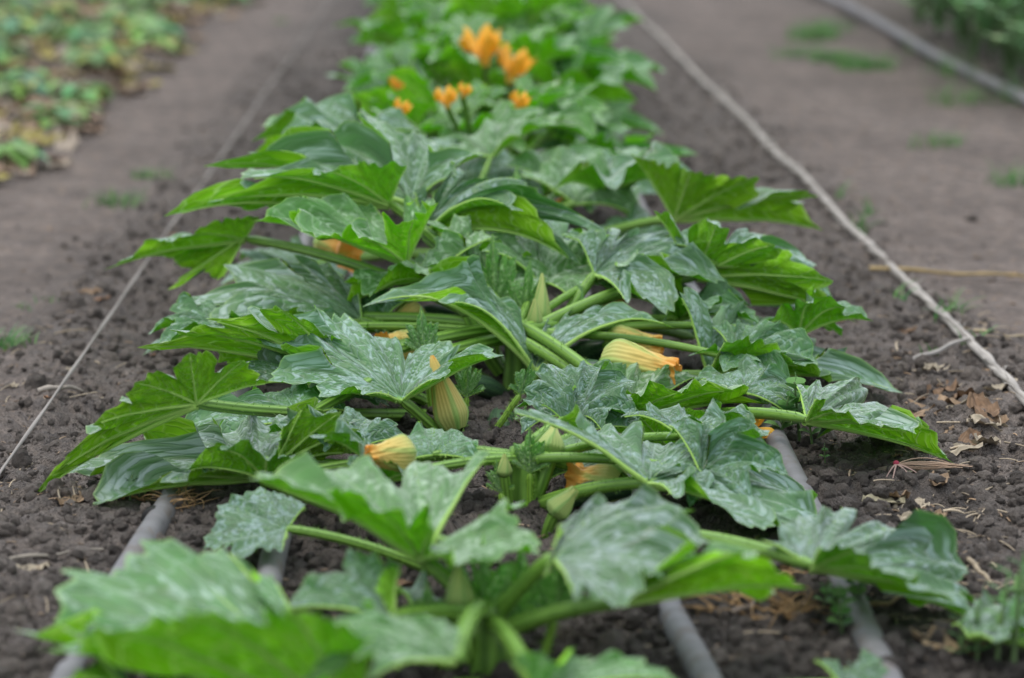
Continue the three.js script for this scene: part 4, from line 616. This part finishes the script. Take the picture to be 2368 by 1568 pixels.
  for (const [px, py, h, n] of [[2180, 765, 0.06, 9], [2205, 740, 0.05, 7], [2080, 720, 0.05, 6], [2240, 835, 0.05, 6], [1990, 545, 0.07, 8], [1945, 470, 0.05, 8], [2150, 850, 0.05, 5], [2010, 500, 0.06, 6]]) grassTuft(gp(px, py), h, n, R, 'thin green grass tuft growing along the pale rope', 'grass along the rope');
  for (const [px, py, h, n] of [[270, 480, 0.05, 50], [355, 408, 0.045, 40], [20, 815, 0.04, 60], [100, 705, 0.02, 12], [60, 725, 0.018, 10], [650, 50, 0.03, 30], [420, 560, 0.015, 10]]) grassTuft(gp(px, py), h, n, R, 'short green grass patch on the trodden path', 'grass on the string side path', 1.3);
  for (const [px, py, h, n] of [[1880, 90, 0.07, 160], [1930, 145, 0.06, 170], [2000, 160, 0.07, 150], [2170, 335, 0.05, 40], [2240, 240, 0.09, 50], [2350, 430, 0.07, 40], [1850, 130, 0.07, 70], [1910, 80, 0.08, 80]]) grassTuft(gp(px, py), h, n, R, 'low green weed patch on the path before the hose', 'weed patches before the hose', 1.6);
  for (const [px, py, h, n] of [[2160, 175, 0.12, 8], [2200, 190, 0.14, 9], [2260, 205, 0.12, 8], [2320, 230, 0.16, 10], [2110, 130, 0.1, 8], [2355, 250, 0.14, 10]]) grassTuft(gp(px, py), h, n, R, 'taller grass growing through at the grey hose', 'grass at the hose');
}
// ---------------------------------------------------------------- the neighbouring beds
{
  const R = mulberry(99);
  const cols = [[0.15, 0.34, 0.10], [0.20, 0.40, 0.09], [0.13, 0.31, 0.14], [0.40, 0.42, 0.09], [0.26, 0.40, 0.12]];
  // low leafy plants with withering leaves, string side
  const spots = []; for (let k = 0; k < 70; k++) { const w = 5.4 + 7.4 * Math.pow(R(), 0.8), x = -0.98 - (0.12 + (w - 5.2) * 0.17) * R() * 1.15; spots.push([x, w]); }
  for (const [x, w] of spots) {
    const pos = ground(x, w), t = thing('low_bed_plant', pos, 'low leafy green plant with yellowing leaves in the string side bed', 'plant', 'low plants in the string side bed'), sz = 0.042 + 0.045 * R(), gs = [], ss = [];
    for (let k = 0; k < 16; k++) { const a = k * 2.4 + R(), rr = sz * (0.35 + 0.9 * R()), h = sz * (0.25 + 0.75 * R()), p = V3(Math.cos(a) * rr * 0.6, h, Math.sin(a) * rr * 0.6), c = cols[R() < 0.08 ? 3 : Math.floor(R() * 3) + (R() < 0.2 ? 1 : 0)].map((q) => q * (0.8 + 0.45 * R())); gs.push(leafletGeo(p, V3(Math.cos(a), 0.25 - 0.6 * R(), Math.sin(a)), V3(0, 1, 0), sz * (0.7 + 0.5 * R()), sz * (0.3 + 0.18 * R()), c, 0.35)); ss.push(tube(bez2(V3(0, 0, 0), V3(p.x * 0.4, h * 0.8, p.z * 0.4), p), 4, 4, () => 0.0025, { cap: false, color: () => [0.2, 0.3, 0.1] }).toNonIndexed()); }
    part('leaves', mergeGeometries(gs), M.weed, t); part('stalks', mergeGeometries(ss), M.weed, t);
  }
  { // litter of withered leaves under them
    const g = dryLeafGeo(1, R, [1, 1, 1]), n = 650, im = new THREE.InstancedMesh(g, M.dry, n), m4 = new THREE.Matrix4(), q = new THREE.Quaternion(), e = new THREE.Euler();
    for (let k = 0; k < n; k++) { const w = 5.2 + 7.5 * Math.pow(R(), 0.8), x = -0.93 - (0.1 + (w - 5.2) * 0.17) * R() * 1.2 + 0.06 * R(), s = 0.022 + 0.035 * R(); q.setFromEuler(e.set((R() - 0.5) * 0.6, R() * 6.3, (R() - 0.5) * 0.6)); im.setMatrixAt(k, m4.compose(V3(x, soilY(x, w) + 0.012, -w), q, V3(s, s, s))); const c = [[0.42, 0.30, 0.21], [0.48, 0.40, 0.32], [0.34, 0.24, 0.17], [0.42, 0.36, 0.12]][Math.floor(R() * 4)]; im.setColorAt(k, new THREE.Color().setRGB(...c)); }
    im.name = 'withered_leaf_litter'; im.castShadow = im.receiveShadow = true; im.userData = { label: 'tan withered leaves littering the string side bed', category: 'leaf litter', kind: 'stuff' }; scene.add(im);
  }
  // feathery plants beyond the hose
  const fp = [[2130, 95], [2190, 60], [2260, 110], [2330, 150], [2380, 170], [2230, 10], [2330, 40], [2400, 90], [2290, 190], [2160, -20], [2270, -50], [2370, -20], [2090, -30], [2440, 150], [2180, 120], [2300, 85], [2210, 150], [2350, 110], [2150, 40], [2340, 205], [2395, 235], [2400, 200], [2250, 140], [2090, 60], [2110, 20], [2320, 120]];
  for (const [px, py] of fp) {
    const p = gp(px, py); p.x += 0.06; const t = thing('feathery_plant', p, 'feathery dark green vegetable plant beyond the grey hose', 'plant', 'feathery plants beyond the hose'), gs = [], ss = [], H = 0.36 + 0.24 * R();
    for (let f = 0; f < 18; f++) {
      const a = f * 2.4 + R(), out = 0.14 + 0.2 * R(), h = H * (0.5 + 0.6 * R()), cv = bez2(V3(0, 0, 0), V3(Math.cos(a) * out * 0.3, h * 0.9, Math.sin(a) * out * 0.3), V3(Math.cos(a) * out, h, Math.sin(a) * out)); ss.push(tube(cv, 6, 4, (q) => 0.003 * (1.2 - q), { cap: false, color: () => [0.13, 0.24, 0.07] }).toNonIndexed());
      for (let k = 0; k < 16; k++) { const v = 0.35 + 0.65 * k / 16, q = cv(v), b = a + (k & 1 ? 1.1 : -1.1); gs.push(leafletGeo(q, V3(Math.cos(b), 0.2 + 0.4 * (R() - 0.5), Math.sin(b)), V3(0, 1, 0), 0.06 * (1.2 - v * 0.6) * (0.7 + 0.6 * R()), 0.016, [0.14, 0.33, 0.10].map((c) => c * (0.75 + 0.6 * R())), 0.3)); }
    }
    part('leaflets', mergeGeometries(gs), M.weed, t); part('stalks', mergeGeometries(ss), M.weed, t);
  }
}

renderer.render(scene, camera);
